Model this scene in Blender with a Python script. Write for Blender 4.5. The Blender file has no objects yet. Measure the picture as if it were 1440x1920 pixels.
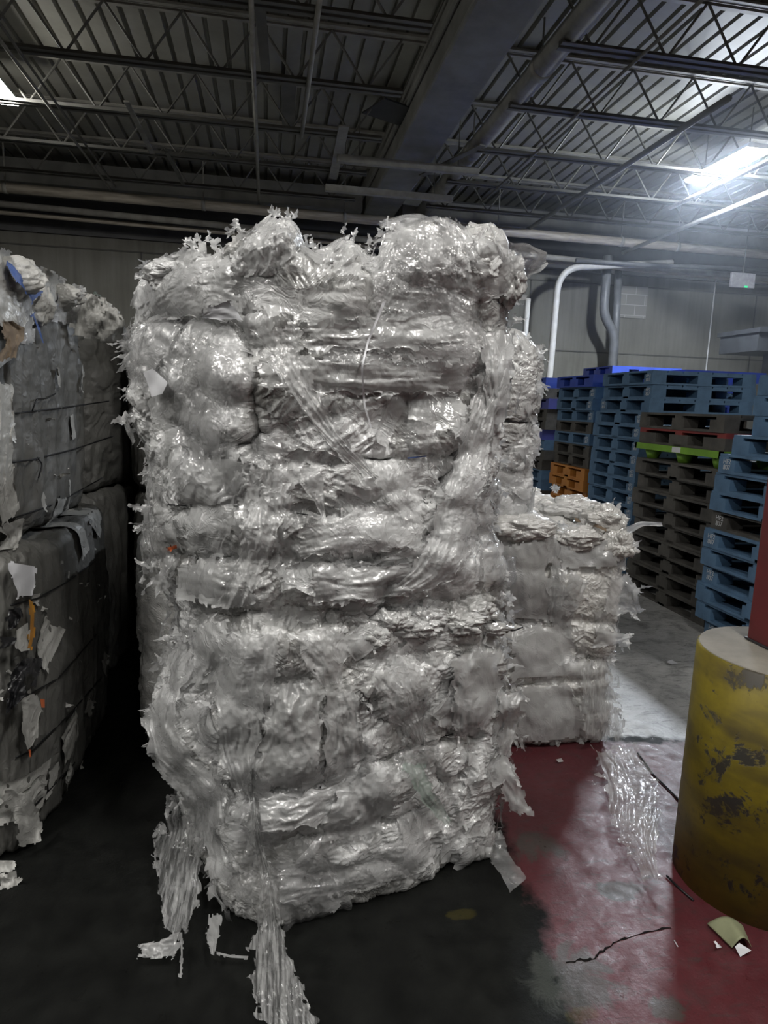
import bpy, bmesh, math, random
import numpy as np
from mathutils import Vector, Matrix
R = math.radians
random.seed(11)
rng = np.random.default_rng(11)
sc = bpy.context.scene
COL = sc.collection

# ------------------------------------------------------------------ camera
FOC, CX, CY, HC = 1240.0, 720.0, 960.0, 1.7
VPX, VPY, ROLL = 500.0, 750.0, R(1.9)
_v = np.array([(VPX-CX)/FOC, (VPY-CY)/FOC, 1.0]); _v /= np.linalg.norm(_v)
_c, _s = math.cos(-ROLL), math.sin(-ROLL)
_x, _y, _z = _c*_v[0]-_s*_v[1], _s*_v[0]+_c*_v[1], _v[2]
YAW = math.asin(-_x); PITCH = math.atan2(-_y, _z)
FWD = np.array([math.sin(YAW)*math.cos(PITCH), math.cos(YAW)*math.cos(PITCH), -math.sin(PITCH)])
_r0 = np.array([math.cos(YAW), -math.sin(YAW), 0.0]); _d0 = np.cross(FWD, _r0)
_c, _s = math.cos(ROLL), math.sin(ROLL)
RGT = _c*_r0-_s*_d0; DWN = _s*_r0+_c*_d0
CAMP = np.array([0.0, 0.0, HC])
cam = bpy.data.cameras.new('camera'); cam_o = bpy.data.objects.new('camera', cam); COL.objects.link(cam_o)
cam.sensor_fit = 'VERTICAL'; cam.sensor_height = 32.0; cam.sensor_width = 24.0
cam.lens = FOC/1920.0*32.0; cam.clip_start = 0.05; cam.clip_end = 100
cam_o.matrix_world = Matrix(((RGT[0], -DWN[0], -FWD[0], 0), (RGT[1], -DWN[1], -FWD[1], 0), (RGT[2], -DWN[2], -FWD[2], HC), (0, 0, 0, 1)))
sc.camera = cam_o

def ray(px, py):
    px = np.asarray(px, float); py = np.asarray(py, float)
    return FWD + RGT*((px-CX)/FOC)[..., None] + DWN*((py-CY)/FOC)[..., None]
def onz(px, py, z):
    d = ray(px, py); return CAMP + d*((z-HC)/d[2])
def ony(px, py, y):
    d = ray(px, py); return CAMP + d*(y/d[1])
def onx(px, py, x):
    d = ray(px, py); return CAMP + d*(x/d[0])
def proj(P):
    Q = np.asarray(P, float)-CAMP
    z = Q@FWD
    return CX+FOC*(Q@RGT)/z, CY+FOC*(Q@DWN)/z, z

# ------------------------------------------------------------------ noise
_perm = np.random.default_rng(5).permutation(256); _perm = np.concatenate([_perm, _perm, _perm])
_gr = np.random.default_rng(6).normal(size=(256, 3)); _gr /= np.linalg.norm(_gr, axis=1)[:, None]
def perlin(P):
    P = np.asarray(P, float); sh = P.shape[:-1]; P = P.reshape(-1, 3)
    i = np.floor(P).astype(np.int64); f = P-i; i &= 255
    w = f*f*f*(f*(f*6-15)+10)
    out = 0
    for dx in (0, 1):
        for dy in (0, 1):
            for dz in (0, 1):
                h = _perm[_perm[_perm[i[:, 0]+dx]+i[:, 1]+dy]+i[:, 2]+dz]
                g = _gr[h]
                dot = g[:, 0]*(f[:, 0]-dx)+g[:, 1]*(f[:, 1]-dy)+g[:, 2]*(f[:, 2]-dz)
                wt = (w[:, 0] if dx else 1-w[:, 0])*(w[:, 1] if dy else 1-w[:, 1])*(w[:, 2] if dz else 1-w[:, 2])
                out = out+dot*wt
    return (out*1.5).reshape(sh)
def warp(P, f, a, o=0.0):
    return P + a*np.stack([perlin(P*f+o+1.3), perlin(P*f+o+17.7), perlin(P*f+o+41.1)], -1)
def ridged(P): return 1-2*np.abs(perlin(P))
def billow(P): return 2*np.abs(perlin(P))

# ------------------------------------------------------------------ materials
def newmat(name):
    m = bpy.data.materials.new(name); m.use_nodes = True
    nt = m.node_tree; nt.nodes.clear()
    out = nt.nodes.new('ShaderNodeOutputMaterial')
    return m, nt, out
def N(nt, t, **kw):
    n = nt.nodes.new(t)
    for k, v in kw.items():
        if k.startswith('i_'):
            key = k[2:].replace('_', ' ')
            n.inputs[key].default_value = v
        else:
            setattr(n, k, v)
    return n
def L(nt, a, b): nt.links.new(a, b)
def ramp(nt, src, stops):
    r = N(nt, 'ShaderNodeValToRGB'); L(nt, src, r.inputs[0])
    e = r.color_ramp.elements
    while len(e) < len(stops): e.new(0.5)
    for k, (p, c) in enumerate(stops):
        e[k].position = p; e[k].color = (*c, 1) if len(c) == 3 else c
    return r
def noise(nt, vec, scale, detail=4, rough=0.55, dist=0.0, kind=None):
    n = N(nt, 'ShaderNodeTexNoise'); n.inputs['Scale'].default_value = scale
    n.inputs['Detail'].default_value = detail; n.inputs['Roughness'].default_value = rough; n.inputs['Distortion'].default_value = dist
    if kind: n.noise_type = kind
    if vec is not None: L(nt, vec, n.inputs['Vector'])
    return n
def coords(nt, scale=(1, 1, 1)):
    t = N(nt, 'ShaderNodeTexCoord'); mp = N(nt, 'ShaderNodeMapping'); mp.inputs['Scale'].default_value = scale
    L(nt, t.outputs['Object'], mp.inputs['Vector']); return mp.outputs['Vector']
def simple(name, col, rough=0.6, col2=None, nscale=8, metal=0.0, bump=0.0, bscale=60, stretch=(1, 1, 1), spec=0.5, lo=0.35, hi=0.65):
    m, nt, out = newmat(name)
    b = N(nt, 'ShaderNodeBsdfPrincipled'); b.inputs['Roughness'].default_value = rough; b.inputs['Metallic'].default_value = metal
    b.inputs['Specular IOR Level'].default_value = spec
    v = coords(nt, stretch)
    n = noise(nt, v, nscale, 6, 0.6)
    c2 = col2 or tuple(x*0.75 for x in col)
    r = ramp(nt, n.outputs['Fac'], [(lo, col), (hi, c2)])
    L(nt, r.outputs[0], b.inputs['Base Color'])
    if bump:
        n2 = noise(nt, v, bscale, 5, 0.6); bp = N(nt, 'ShaderNodeBump'); bp.inputs['Strength'].default_value = bump; bp.inputs['Distance'].default_value = 0.01
        L(nt, n2.outputs['Fac'], bp.inputs['Height']); L(nt, bp.outputs[0], b.inputs['Normal'])
    L(nt, b.outputs[0], out.inputs[0]); return m

def film(name, cols, rough=(0.22, 0.5), alpha=None, transl=0.0, bump=0.5, tint_scale=3.0, stretch=(1, 1, 1), spec=0.5, fine=1.0, coat=0.0, ior=0.07, streak=False):
    """crumpled plastic film: glossy, milky, wrinkled"""
    m, nt, out = newmat(name)
    b = N(nt, 'ShaderNodeBsdfPrincipled')
    v = coords(nt, stretch)
    n = noise(nt, v, tint_scale, 3, 0.6, 0.6)
    L(nt, ramp(nt, n.outputs['Fac'], [(0.3+0.4*k/max(1, len(cols)-1), c) for k, c in enumerate(cols)]).outputs[0], b.inputs['Base Color'])
    nr = noise(nt, v, 9, 1)
    mr = N(nt, 'ShaderNodeMapRange'); mr.inputs['From Min'].default_value = 0.35; mr.inputs['From Max'].default_value = 0.65
    mr.inputs['To Min'].default_value = rough[0]; mr.inputs['To Max'].default_value = rough[1]
    L(nt, nr.outputs['Fac'], mr.inputs['Value']); L(nt, mr.outputs[0], b.inputs['Roughness'])
    b.inputs['Specular IOR Level'].default_value = 0.0 if alpha else spec
    if not alpha: b.inputs['Coat Weight'].default_value = coat; b.inputs['Coat Roughness'].default_value = 0.12
    # wrinkles: every patch of film has its own crease direction
    nw = noise(nt, v, 9, 1, 0.6); mx = N(nt, 'ShaderNodeMixRGB', blend_type='ADD'); mx.inputs[0].default_value = 0.10
    L(nt, v, mx.inputs[1]); L(nt, nw.outputs['Color'], mx.inputs[2])
    hs = []
    for vs, st, fr in ((11, (2.0, 17.0, 17.0), 4.0), (23, (1.6, 11.0, 11.0), 11.0)):
        vo = N(nt, 'ShaderNodeTexVoronoi', feature='F1'); vo.inputs['Scale'].default_value = vs*fine; L(nt, mx.outputs[0], vo.inputs['Vector'])
        ax = N(nt, 'ShaderNodeVectorMath', operation='SUBTRACT'); L(nt, vo.outputs['Color'], ax.inputs[0]); ax.inputs[1].default_value = (0.5, 0.5, 0.5)
        sp = N(nt, 'ShaderNodeSeparateColor'); L(nt, vo.outputs['Color'], sp.inputs[0])
        mu = N(nt, 'ShaderNodeMath', operation='MULTIPLY'); L(nt, sp.outputs[1], mu.inputs[0]); mu.inputs[1].default_value = 9.0
        vr = N(nt, 'ShaderNodeVectorRotate', rotation_type='AXIS_ANGLE'); L(nt, mx.outputs[0], vr.inputs['Vector']); L(nt, ax.outputs[0], vr.inputs['Axis']); L(nt, mu.outputs[0], vr.inputs['Angle'])
        mp = N(nt, 'ShaderNodeMapping'); mp.inputs['Scale'].default_value = (st[1], st[0]*0.7, st[0]*0.7) if streak else st; L(nt, mx.outputs[0] if streak else vr.outputs[0], mp.inputs['Vector'])
        nf = noise(nt, mp.outputs[0], fr*fine, 3, 0.62, 0.5, 'RIDGED_MULTIFRACTAL'); hs.append((nf.outputs['Fac'], vo.outputs['Distance']))
    b1 = N(nt, 'ShaderNodeBump'); b1.inputs['Strength'].default_value = min(1, 0.7*bump); b1.inputs['Distance'].default_value = 0.007
    L(nt, hs[0][0], b1.inputs['Height'])
    b2 = N(nt, 'ShaderNodeBump'); b2.inputs['Strength'].default_value = min(1, 0.6*bump); b2.inputs['Distance'].default_value = 0.003
    L(nt, hs[1][0], b2.inputs['Height']); L(nt, b1.outputs[0], b2.inputs['Normal']); L(nt, b2.outputs[0], b.inputs['Normal']); L(nt, b2.outputs[0], b.inputs['Coat Normal'])
    sh = b.outputs[0]
    if transl:
        t = N(nt, 'ShaderNodeBsdfTranslucent'); t.inputs['Color'].default_value = (*cols[-1], 1)
        L(nt, b2.outputs[0], t.inputs['Normal'])
        ms = N(nt, 'ShaderNodeMixShader'); ms.inputs[0].default_value = transl
        L(nt, sh, ms.inputs[1]); L(nt, t.outputs[0], ms.inputs[2]); sh = ms.outputs[0]
    if alpha:
        tr = N(nt, 'ShaderNodeBsdfTransparent')
        na = noise(nt, coords(nt, (14, 1.2, 1.2)) if streak else v, 7, 2, 0.6)
        ma = N(nt, 'ShaderNodeMapRange'); ma.inputs['From Min'].default_value = 0.35; ma.inputs['From Max'].default_value = 0.65
        ma.inputs['To Min'].default_value = alpha[0]; ma.inputs['To Max'].default_value = alpha[1]
        L(nt, na.outputs['Fac'], ma.inputs['Value'])
        ms = N(nt, 'ShaderNodeMixShader'); L(nt, ma.outputs[0], ms.inputs[0]); L(nt, tr.outputs[0], ms.inputs[1]); L(nt, sh, ms.inputs[2]); sh = ms.outputs[0]
    if alpha:
        g = N(nt, 'ShaderNodeBsdfGlossy'); L(nt, mr.outputs[0], g.inputs['Roughness']); L(nt, b2.outputs[0], g.inputs['Normal'])
        lw = N(nt, 'ShaderNodeLayerWeight'); lw.inputs['Blend'].default_value = 0.5; L(nt, b2.outputs[0], lw.inputs['Normal'])
        pw = N(nt, 'ShaderNodeMath', operation='POWER'); L(nt, lw.outputs['Facing'], pw.inputs[0]); pw.inputs[1].default_value = 4.0
        fr = N(nt, 'ShaderNodeMath', operation='MULTIPLY_ADD'); L(nt, pw.outputs[0], fr.inputs[0]); fr.inputs[1].default_value = 0.5; fr.inputs[2].default_value = ior
        ms = N(nt, 'ShaderNodeMixShader'); L(nt, fr.outputs[0], ms.inputs[0]); L(nt, sh, ms.inputs[1]); L(nt, g.outputs[0], ms.inputs[2]); sh = ms.outputs[0]
    L(nt, sh, out.inputs[0]); return m

def emitter(name, col, s):
    m, nt, out = newmat(name); e = N(nt, 'ShaderNodeEmission'); e.inputs[0].default_value = (*col, 1); e.inputs[1].default_value = s
    L(nt, e.outputs[0], out.inputs[0]); return m

M = {}
M['film_core'] = film('white_film_packed', [(0.30, 0.295, 0.28), (0.45, 0.45, 0.445), (0.57, 0.57, 0.57)], (0.18, 0.42), bump=1.0, spec=0.9, coat=0.35)
M['film_sheet'] = film('white_film_loose', [(0.54, 0.54, 0.535), (0.68, 0.68, 0.68)], (0.16, 0.36), alpha=(0.35, 0.88), transl=0.3, bump=0.9, ior=0.08)
M['film_panel'] = film('taut_film_panel', [(0.42, 0.42, 0.415), (0.54, 0.54, 0.54)], (0.16, 0.34), alpha=(0.7, 0.96), transl=0.25, bump=0.45, ior=0.09)
M['film_streak'] = film('streaky_film', [(0.46, 0.46, 0.455), (0.58, 0.58, 0.58)], (0.16, 0.34), alpha=(0.15, 0.8), transl=0.3, bump=1.0, ior=0.08, streak=True)
M['film_veil'] = film('clear_film_veil', [(0.55, 0.55, 0.55), (0.66, 0.66, 0.66)], (0.14, 0.3), alpha=(0.1, 0.4), transl=0.3, bump=0.9, ior=0.08)
M['film_shred'] = film('torn_film', [(0.56, 0.56, 0.555), (0.68, 0.68, 0.68)], (0.15, 0.35), alpha=(0.5, 0.9), transl=0.4, bump=0.3, ior=0.08)
M['film_green'] = film('green_tinted_film', [(0.30, 0.40, 0.34), (0.42, 0.50, 0.45)], (0.12, 0.3), alpha=(0.45, 0.75), transl=0.25, bump=0.6, ior=0.08)
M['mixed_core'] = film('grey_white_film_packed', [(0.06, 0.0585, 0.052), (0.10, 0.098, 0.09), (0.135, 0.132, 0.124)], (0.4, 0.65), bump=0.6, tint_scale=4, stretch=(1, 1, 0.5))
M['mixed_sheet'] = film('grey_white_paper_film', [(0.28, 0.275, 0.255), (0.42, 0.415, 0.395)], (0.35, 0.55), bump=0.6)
M['hazy_core'] = film('hazy_film_packed', [(0.42, 0.41, 0.385), (0.56, 0.55, 0.53), (0.70, 0.695, 0.68)], (0.2, 0.45), bump=1.0, spec=0.9, coat=0.5)
M['film_blue'] = film('blue_film', [(0.035, 0.075, 0.24), (0.06, 0.12, 0.34)], (0.4, 0.6), bump=0.5)
M['film_black'] = film('black_film', [(0.008, 0.008, 0.009), (0.02, 0.02, 0.022)], (0.25, 0.5), bump=0.5)
M['cardboard'] = simple('brown_cardboard', (0.19, 0.14, 0.09), 0.8, (0.12, 0.085, 0.055), 12, bump=0.3)
M['paper'] = simple('white_paper', (0.56, 0.56, 0.58), 0.6, (0.48, 0.48, 0.5), 6)
M['orange_tag'] = simple('orange_tag', (0.62, 0.16, 0.05), 0.5, (0.5, 0.11, 0.04), 10)
M['amber_film'] = simple('amber_tape', (0.42, 0.20, 0.02), 0.4, (0.30, 0.12, 0.015), 14)
M['wire'] = simple('black_steel_wire', (0.02, 0.02, 0.022), 0.45, metal=0.6)
M['steel_grey'] = simple('grey_painted_steel', (0.15, 0.147, 0.13), 0.55, (0.105, 0.102, 0.09), 5)
M['steel_pale'] = simple('pale_painted_steel', (0.34, 0.33, 0.29), 0.5, (0.23, 0.222, 0.195), 7)
M['deck'] = simple('ribbed_roof_deck', (0.29, 0.284, 0.245), 0.45, (0.23, 0.224, 0.19), 3, spec=0.45)
M['concrete_beam'] = simple('precast_concrete', (0.26, 0.257, 0.235), 0.8, (0.185, 0.182, 0.165), 2.5, bump=0.2, bscale=30)
M['pipe_cream'] = simple('cream_pipe', (0.55, 0.50, 0.42), 0.5, (0.32, 0.28, 0.23), 6, stretch=(0.5, 4, 4))
M['pipe_dusty'] = simple('dusty_pipe_wrap', (0.32, 0.31, 0.28), 0.7, (0.22, 0.21, 0.19), 6)
M['pipe_grey'] = simple('grey_duct', (0.16, 0.165, 0.17), 0.45, (0.11, 0.115, 0.12), 6)
M['pipe_white'] = simple('white_conduit', (0.62, 0.61, 0.58), 0.45, (0.5, 0.49, 0.46), 6)
M['dark_metal'] = simple('dark_metal', (0.03, 0.033, 0.036), 0.5, (0.02, 0.02, 0.022), 6)
M['rope'] = simple('pale_cord', (0.6, 0.6, 0.6), 0.6)
M['sign_plate'] = simple('pale_sign_plate', (0.36, 0.35, 0.36), 0.6, (0.24, 0.235, 0.24), 18)
M['green_led'] = emitter('green_lamp', (0.05, 0.9, 0.35), 0.9)
M['lamp_lens'] = emitter('fluorescent_lens', (0.84, 0.91, 1.0), 400.0)
M['lamp_lens_warm'] = emitter('fluorescent_lens_warm', (1.0, 0.98, 0.94), 90.0)
M['lamp_lens_dim'] = emitter('fluorescent_lens_dim', (1.0, 0.985, 0.95), 42.0)
M['white_metal'] = simple('white_enamel', (0.6, 0.6, 0.58), 0.4)

# pallets
M['p_blue'] = simple('blue_painted_board', (0.085, 0.165, 0.27), 0.6, (0.06, 0.115, 0.19), 7, bump=0.2)
M['p_blue2'] = simple('bright_blue_plastic', (0.035, 0.075, 0.38), 0.45, (0.03, 0.055, 0.28), 5)
M['p_violet'] = simple('violet_blue_plastic', (0.07, 0.08, 0.30), 0.5, (0.05, 0.055, 0.2), 5)
M['p_dark'] = simple('dark_weathered_board', (0.085, 0.08, 0.07), 0.75, (0.045, 0.042, 0.038), 6, bump=0.3)
M['p_orange'] = simple('orange_plastic', (0.46, 0.19, 0.035), 0.5, (0.36, 0.14, 0.03), 5)
M['p_red'] = simple('red_plastic', (0.22, 0.035, 0.03), 0.5, (0.15, 0.025, 0.025), 5)
M['p_green'] = simple('green_plastic', (0.17, 0.34, 0.035), 0.45, (0.13, 0.26, 0.03), 5)
M['stencil'] = simple('white_stencil', (0.55, 0.56, 0.57), 0.6, (0.38, 0.39, 0.4), 60)

# ------------------------------------------------------------------ mesh helpers
def mesh_obj(name, verts, faces, mat, parent=None, smooth=False, loc=None):
    me = bpy.data.meshes.new(name)
    V = np.asarray(verts, float)
    if loc is not None: V = V-np.asarray(loc)
    if isinstance(faces, np.ndarray):
        nf, k = faces.shape
        me.vertices.add(len(V)); me.vertices.foreach_set('co', V.astype(np.float32).ravel())
        me.loops.add(nf*k); me.loops.foreach_set('vertex_index', faces.astype(np.int32).ravel())
        me.polygons.add(nf); me.polygons.foreach_set('loop_start', np.arange(0, nf*k, k, dtype=np.int32))
        me.update(calc_edges=True)
    else:
        me.from_pydata([tuple(v) for v in V], [], faces); me.update()
    if smooth: me.polygons.foreach_set('use_smooth', np.ones(len(me.polygons), bool))
    me.materials.append(mat)
    o = bpy.data.objects.new(name, me); COL.objects.link(o)
    if parent is not None: o.parent = parent
    return o
def tag(o, label, cat, group=None, kind=None):
    o['label'] = label; o['category'] = cat
    if group: o['group'] = group
    if kind: o['kind'] = kind
    return o
def thing(name, label, cat, loc, group=None, rz=0.0):
    o = bpy.data.objects.new(name, None); COL.objects.link(o); o.location = tuple(loc); o.rotation_euler = (0, 0, rz)
    o.empty_display_size = 0.1
    return tag(o, label, cat, group)
class MB:
    def __init__(s): s.v = []; s.f = []
    def add(s, v, f):
        b = len(s.v); s.v += [tuple(map(float, p)) for p in v]; s.f += [tuple(i+b for i in q) for q in f]
    def box(s, lo, hi, taper=None):
        x0, y0, z0 = lo; x1, y1, z1 = hi
        s.add([(x0, y0, z0), (x1, y0, z0), (x1, y1, z0), (x0, y1, z0), (x0, y0, z1), (x1, y0, z1), (x1, y1, z1), (x0, y1, z1)],
              [(0, 3, 2, 1), (4, 5, 6, 7), (0, 1, 5, 4), (1, 2, 6, 5), (2, 3, 7, 6), (3, 0, 4, 7)])
    def bar(s, a, b, w, h, up=(0, 0, 1)):
        a = Vector(a); b = Vector(b); d = (b-a).normalized(); u = Vector(up)
        if abs(d.dot(u)) > 0.98: u = Vector((0, 1, 0))
        r = d.cross(u).normalized()*w/2; t = r.cross(d).normalized()*h/2
        s.add([a-r-t, a+r-t, a+r+t, a-r+t, b-r-t, b+r-t, b+r+t, b-r+t],
              [(0, 3, 2, 1), (4, 5, 6, 7), (0, 1, 5, 4), (1, 2, 6, 5), (2, 3, 7, 6), (3, 0, 4, 7)])
    def tube(s, pts, r, n=8):
        pts = [Vector(p) for p in pts]; rr = r if isinstance(r, (list, tuple)) else [r]*len(pts)
        t0 = (pts[1]-pts[0]).normalized(); u = t0.orthogonal().normalized(); b = len(s.v)
        for k, p in enumerate(pts):
            t = (pts[min(k+1, len(pts)-1)]-pts[max(k-1, 0)]).normalized()
            u = (u-t*u.dot(t)).normalized(); w = t.cross(u)
            for j in range(n):
                a = 2*math.pi*j/n; q = p+(u*math.cos(a)+w*math.sin(a))*rr[k]; s.v.append(tuple(q))
        for k in range(len(pts)-1):
            for j in range(n):
                s.f.append((b+k*n+j, b+k*n+(j+1) % n, b+(k+1)*n+(j+1) % n, b+(k+1)*n+j))
        s.f.append(tuple(b+j for j in reversed(range(n)))); e = b+(len(pts)-1)*n; s.f.append(tuple(e+j for j in range(n)))
    def lathe(s, prof, c=(0, 0, 0), n=48):
        b = len(s.v); m = len(prof)
        for (r, z) in prof:
            for j in range(n):
                a = 2*math.pi*j/n; s.v.append((c[0]+r*math.cos(a), c[1]+r*math.sin(a), c[2]+z))
        for k in range(m-1):
            for j in range(n):
                s.f.append((b+k*n+j, b+k*n+(j+1) % n, b+(k+1)*n+(j+1) % n, b+(k+1)*n+j))
        s.f.append(tuple(b+j for j in reversed(range(n)))); s.f.append(tuple(b+(m-1)*n+j for j in range(n)))
    def build(s, name, mat, parent=None, smooth=False, loc=None):
        return mesh_obj(name, s.v, s.f, mat, parent, smooth, loc)
def bevel(o, w, seg=2):
    md = o.modifiers.new('edge', 'BEVEL'); md.width = w; md.segments = seg; md.limit_method = 'ANGLE'; md.angle_limit = R(40); return o
def arc(pts, n=6, rad=0.1):
    """polyline with rounded corners"""
    P = [Vector(p) for p in pts]; out = [P[0]]
    for k in range(1, len(P)-1):
        a = (P[k-1]-P[k]); b = (P[k+1]-P[k]); r = min(rad, a.length*0.45, b.length*0.45)
        p0 = P[k]+a.normalized()*r; p1 = P[k]+b.normalized()*r
        for j in range(n+1):
            t = j/n; out.append(p0*(1-t)**2+P[k]*2*t*(1-t)+p1*t*t)
    out.append(P[-1]); return out

# ================================================================== ROOM
X0, X1, Y0, Y1, ZD = -9.0, 15.0, -9.0, 12.6, 5.42
def struct(o): o['kind'] = 'structure'; return o

# floor material: dark sealed floor, worn red walkway, pale grey concrete beyond it
def floor_mat():
    m, nt, out = newmat('painted_concrete_floor')
    b = N(nt, 'ShaderNodeBsdfPrincipled'); b.inputs['Specular IOR Level'].default_value = 0.4
    t = N(nt, 'ShaderNodeTexCoord'); P = t.outputs['Object']
    nz = noise(nt, P, 2.2, 5, 0.6); nz2 = noise(nt, P, 9, 6, 0.65); nz3 = noise(nt, P, 6, 8, 0.7, 0.8)
    sep = N(nt, 'ShaderNodeSeparateXYZ'); L(nt, P, sep.inputs[0])
    def M_(op, a, c=None, clamp=False):
        n = N(nt, 'ShaderNodeMath', operation=op, use_clamp=clamp)
        for i, x in enumerate((a, c)):
            if x is None: continue
            if isinstance(x, (int, float)): n.inputs[i].default_value = x
            else: L(nt, x, n.inputs[i])
        return n.outputs[0]
    wob = M_('ADD', M_('MULTIPLY', M_('SUBTRACT', nz.outputs['Fac'], 0.5), 0.28), M_('MULTIPLY', M_('SUBTRACT', nz2.outputs['Fac'], 0.5), 0.16))
    def half(p, q, soft=0.02):
        """1 on the left of the floor line p->q"""
        dx, dy = q[0]-p[0], q[1]-p[1]; l = math.hypot(dx, dy); nx, ny = -dy/l, dx/l
        d = M_('ADD', M_('MULTIPLY', sep.outputs['X'], nx), M_('MULTIPLY', sep.outputs['Y'], ny))
        d = M_('ADD', M_('SUBTRACT', d, nx*p[0]+ny*p[1]), wob)
        return M_('ADD', M_('DIVIDE', d, soft*2), 0.5, True)
    def blob(c, rx, ry, soft=0.35):
        x = M_('DIVIDE', M_('SUBTRACT', sep.outputs['X'], c[0]), rx); y = M_('DIVIDE', M_('SUBTRACT', sep.outputs['Y'], c[1]), ry)
        d = M_('ADD', M_('ADD', M_('MULTIPLY', x, x), M_('MULTIPLY', y, y)), M_('MULTIPLY', M_('SUBTRACT', nz3.outputs['Fac'], 0.5), 5))
        return M_('DIVIDE', M_('SUBTRACT', 1.0, d), soft*1.6, True)
    f0 = lambda x, y: onz(x, y, 0)[:2]
    red = M_('MULTIPLY', half(f0(1290, 1388), f0(960, 1384)), half(f0(930, 1500), f0(1085, 1915), 0.03))
    grey = M_('MULTIPLY', half(f0(960, 1384), f0(1290, 1388)), half((0.7, 9.0), (0.7, 0.0)))
    lightz = M_('MAXIMUM', red, grey)
    worn = M_('MAXIMUM', blob(f0(1010, 1588), 0.11, 0.11), M_('MAXIMUM', blob(f0(1168, 1668), 0.10, 0.05), M_('MAXIMUM', blob(f0(1080, 1830), 0.16, 0.12), blob(f0(1250, 1890), 0.05, 0.05))))
    yel = M_('MAXIMUM', blob(f0(1095, 1905), 0.05, 0.03), blob(f0(865, 1715), 0.05, 0.025))
    dark = ramp(nt, nz2.outputs['Fac'], [(0.3, (0.005, 0.0052, 0.005)), (0.7, (0.012, 0.0125, 0.0115))])
    redc = ramp(nt, nz2.outputs['Fac'], [(0.3, (0.055, 0.011, 0.014)), (0.55, (0.072, 0.016, 0.02)), (0.72, (0.042, 0.018, 0.019))])
    grc = ramp(nt, noise(nt, P, 5, 8, 0.7, 1.0).outputs['Fac'], [(0.3, (0.16, 0.16, 0.155)), (0.5, (0.38, 0.38, 0.37)), (0.7, (0.48, 0.48, 0.475))])
    def mix(f, a, c):
        x = N(nt, 'ShaderNodeMixRGB'); L(nt, f, x.inputs[0])
        for i, q in ((1, a), (2, c)):
            if isinstance(q, tuple): x.inputs[i].default_value = (*q, 1)
            else: L(nt, q, x.inputs[i])
        return x.outputs[0]
    c = mix(grey, dark.outputs[0], grc.outputs[0]); c = mix(red, c, redc.outputs[0]); c = mix(M_('MULTIPLY', worn, 0.75), c, (0.04, 0.043, 0.037)); c = mix(M_('MULTIPLY', yel, 0.22), c, (0.08, 0.065, 0.01))
    # scuffs and grit
    sc1 = noise(nt, P, 26, 8, 0.75, 1.5); sm = ramp(nt, sc1.outputs['Fac'], [(0.58, (0, 0, 0)), (0.70, (1, 1, 1))])
    c = mix(M_('MULTIPLY', M_('MULTIPLY', sm.outputs[0], 0.7), lightz), c, (0.02, 0.019, 0.018))
    sv = N(nt, 'ShaderNodeMapping'); sv.inputs['Scale'].default_value = (3, 14, 1); sv.inputs['Rotation'].default_value = (0, 0, 0.5); L(nt, P, sv.inputs[0])
    sx = ramp(nt, noise(nt, sv.outputs[0], 2.2, 7, 0.7, 1.2).outputs['Fac'], [(0.54, (0, 0, 0)), (0.66, (1, 1, 1))])
    c = mix(M_('MULTIPLY', M_('MULTIPLY', sx.outputs[0], 0.55), lightz), c, (0.03, 0.03, 0.029))
    sg = ramp(nt, noise(nt, P, 70, 3, 0.6).outputs['Fac'], [(0.66, (0, 0, 0)), (0.70, (1, 1, 1))]); c = mix(M_('MULTIPLY', sg.outputs[0], 0.6), c, (0.012, 0.012, 0.011))
    L(nt, c, b.inputs['Base Color'])
    L(nt, M_('ADD', M_('MULTIPLY', M_('MAXIMUM', red, grey), 0.36), 0.06), b.inputs['Specular IOR Level'])
    rr = ramp(nt, noise(nt, P, 14, 8, 0.75, 0.6).outputs['Fac'], [(0.32, (0.22,)*3), (0.66, (0.58,)*3)]); L(nt, rr.outputs[0], b.inputs['Roughness'])
    bp = N(nt, 'ShaderNodeBump'); bp.inputs['Strength'].default_value = 0.35; bp.inputs['Distance'].default_value = 0.006
    L(nt, noise(nt, P, 38, 6, 0.7).outputs['Fac'], bp.inputs['Height']); L(nt, bp.outputs[0], b.inputs['Normal'])
    L(nt, b.outputs[0], out.inputs[0]); return m
fl = MB(); fl.box((X0, Y0, -0.12), (X1, Y1, 0.0)); struct(fl.build('floor', floor_mat()))

def wall_mat():
    m, nt, out = newmat('cast_concrete_wall'); b = N(nt, 'ShaderNodeBsdfPrincipled'); b.inputs['Roughness'].default_value = 0.85
    v = coords(nt); vs = coords(nt, (9, 9, 0.5))
    a = noise(nt, vs, 1.0, 5, 0.6); n2 = noise(nt, v, 1.1, 6, 0.6)
    ad = N(nt, 'ShaderNodeMath', operation='ADD'); L(nt, a.outputs['Fac'], ad.inputs[0]); L(nt, n2.outputs['Fac'], ad.inputs[1])
    h = N(nt, 'ShaderNodeMath', operation='MULTIPLY'); L(nt, ad.outputs[0], h.inputs[0]); h.inputs[1].default_value = 0.5
    L(nt, ramp(nt, h.outputs[0], [(0.35, (0.115, 0.111, 0.094)), (0.52, (0.155, 0.151, 0.13)), (0.66, (0.185, 0.18, 0.16))]).outputs[0], b.inputs['Base Color'])
    L(nt, b.outputs[0], out.inputs[0]); return m
M['wall'] = wall_mat()
w = MB(); w.box((X0, Y1, 0), (X1, Y1+0.2, 5.6)); wb = struct(w.build('wall_back', M['wall']))
w = MB(); w.box((X0-0.2, Y0, 0), (X0, Y1+0.2, 5.6)); struct(w.build('wall_left', M['wall']))
w = MB(); w.box((X1, Y0, 0), (X1+0.2, Y1+0.2, 5.6)); struct(w.build('wall_right', M['wall']))
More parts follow.
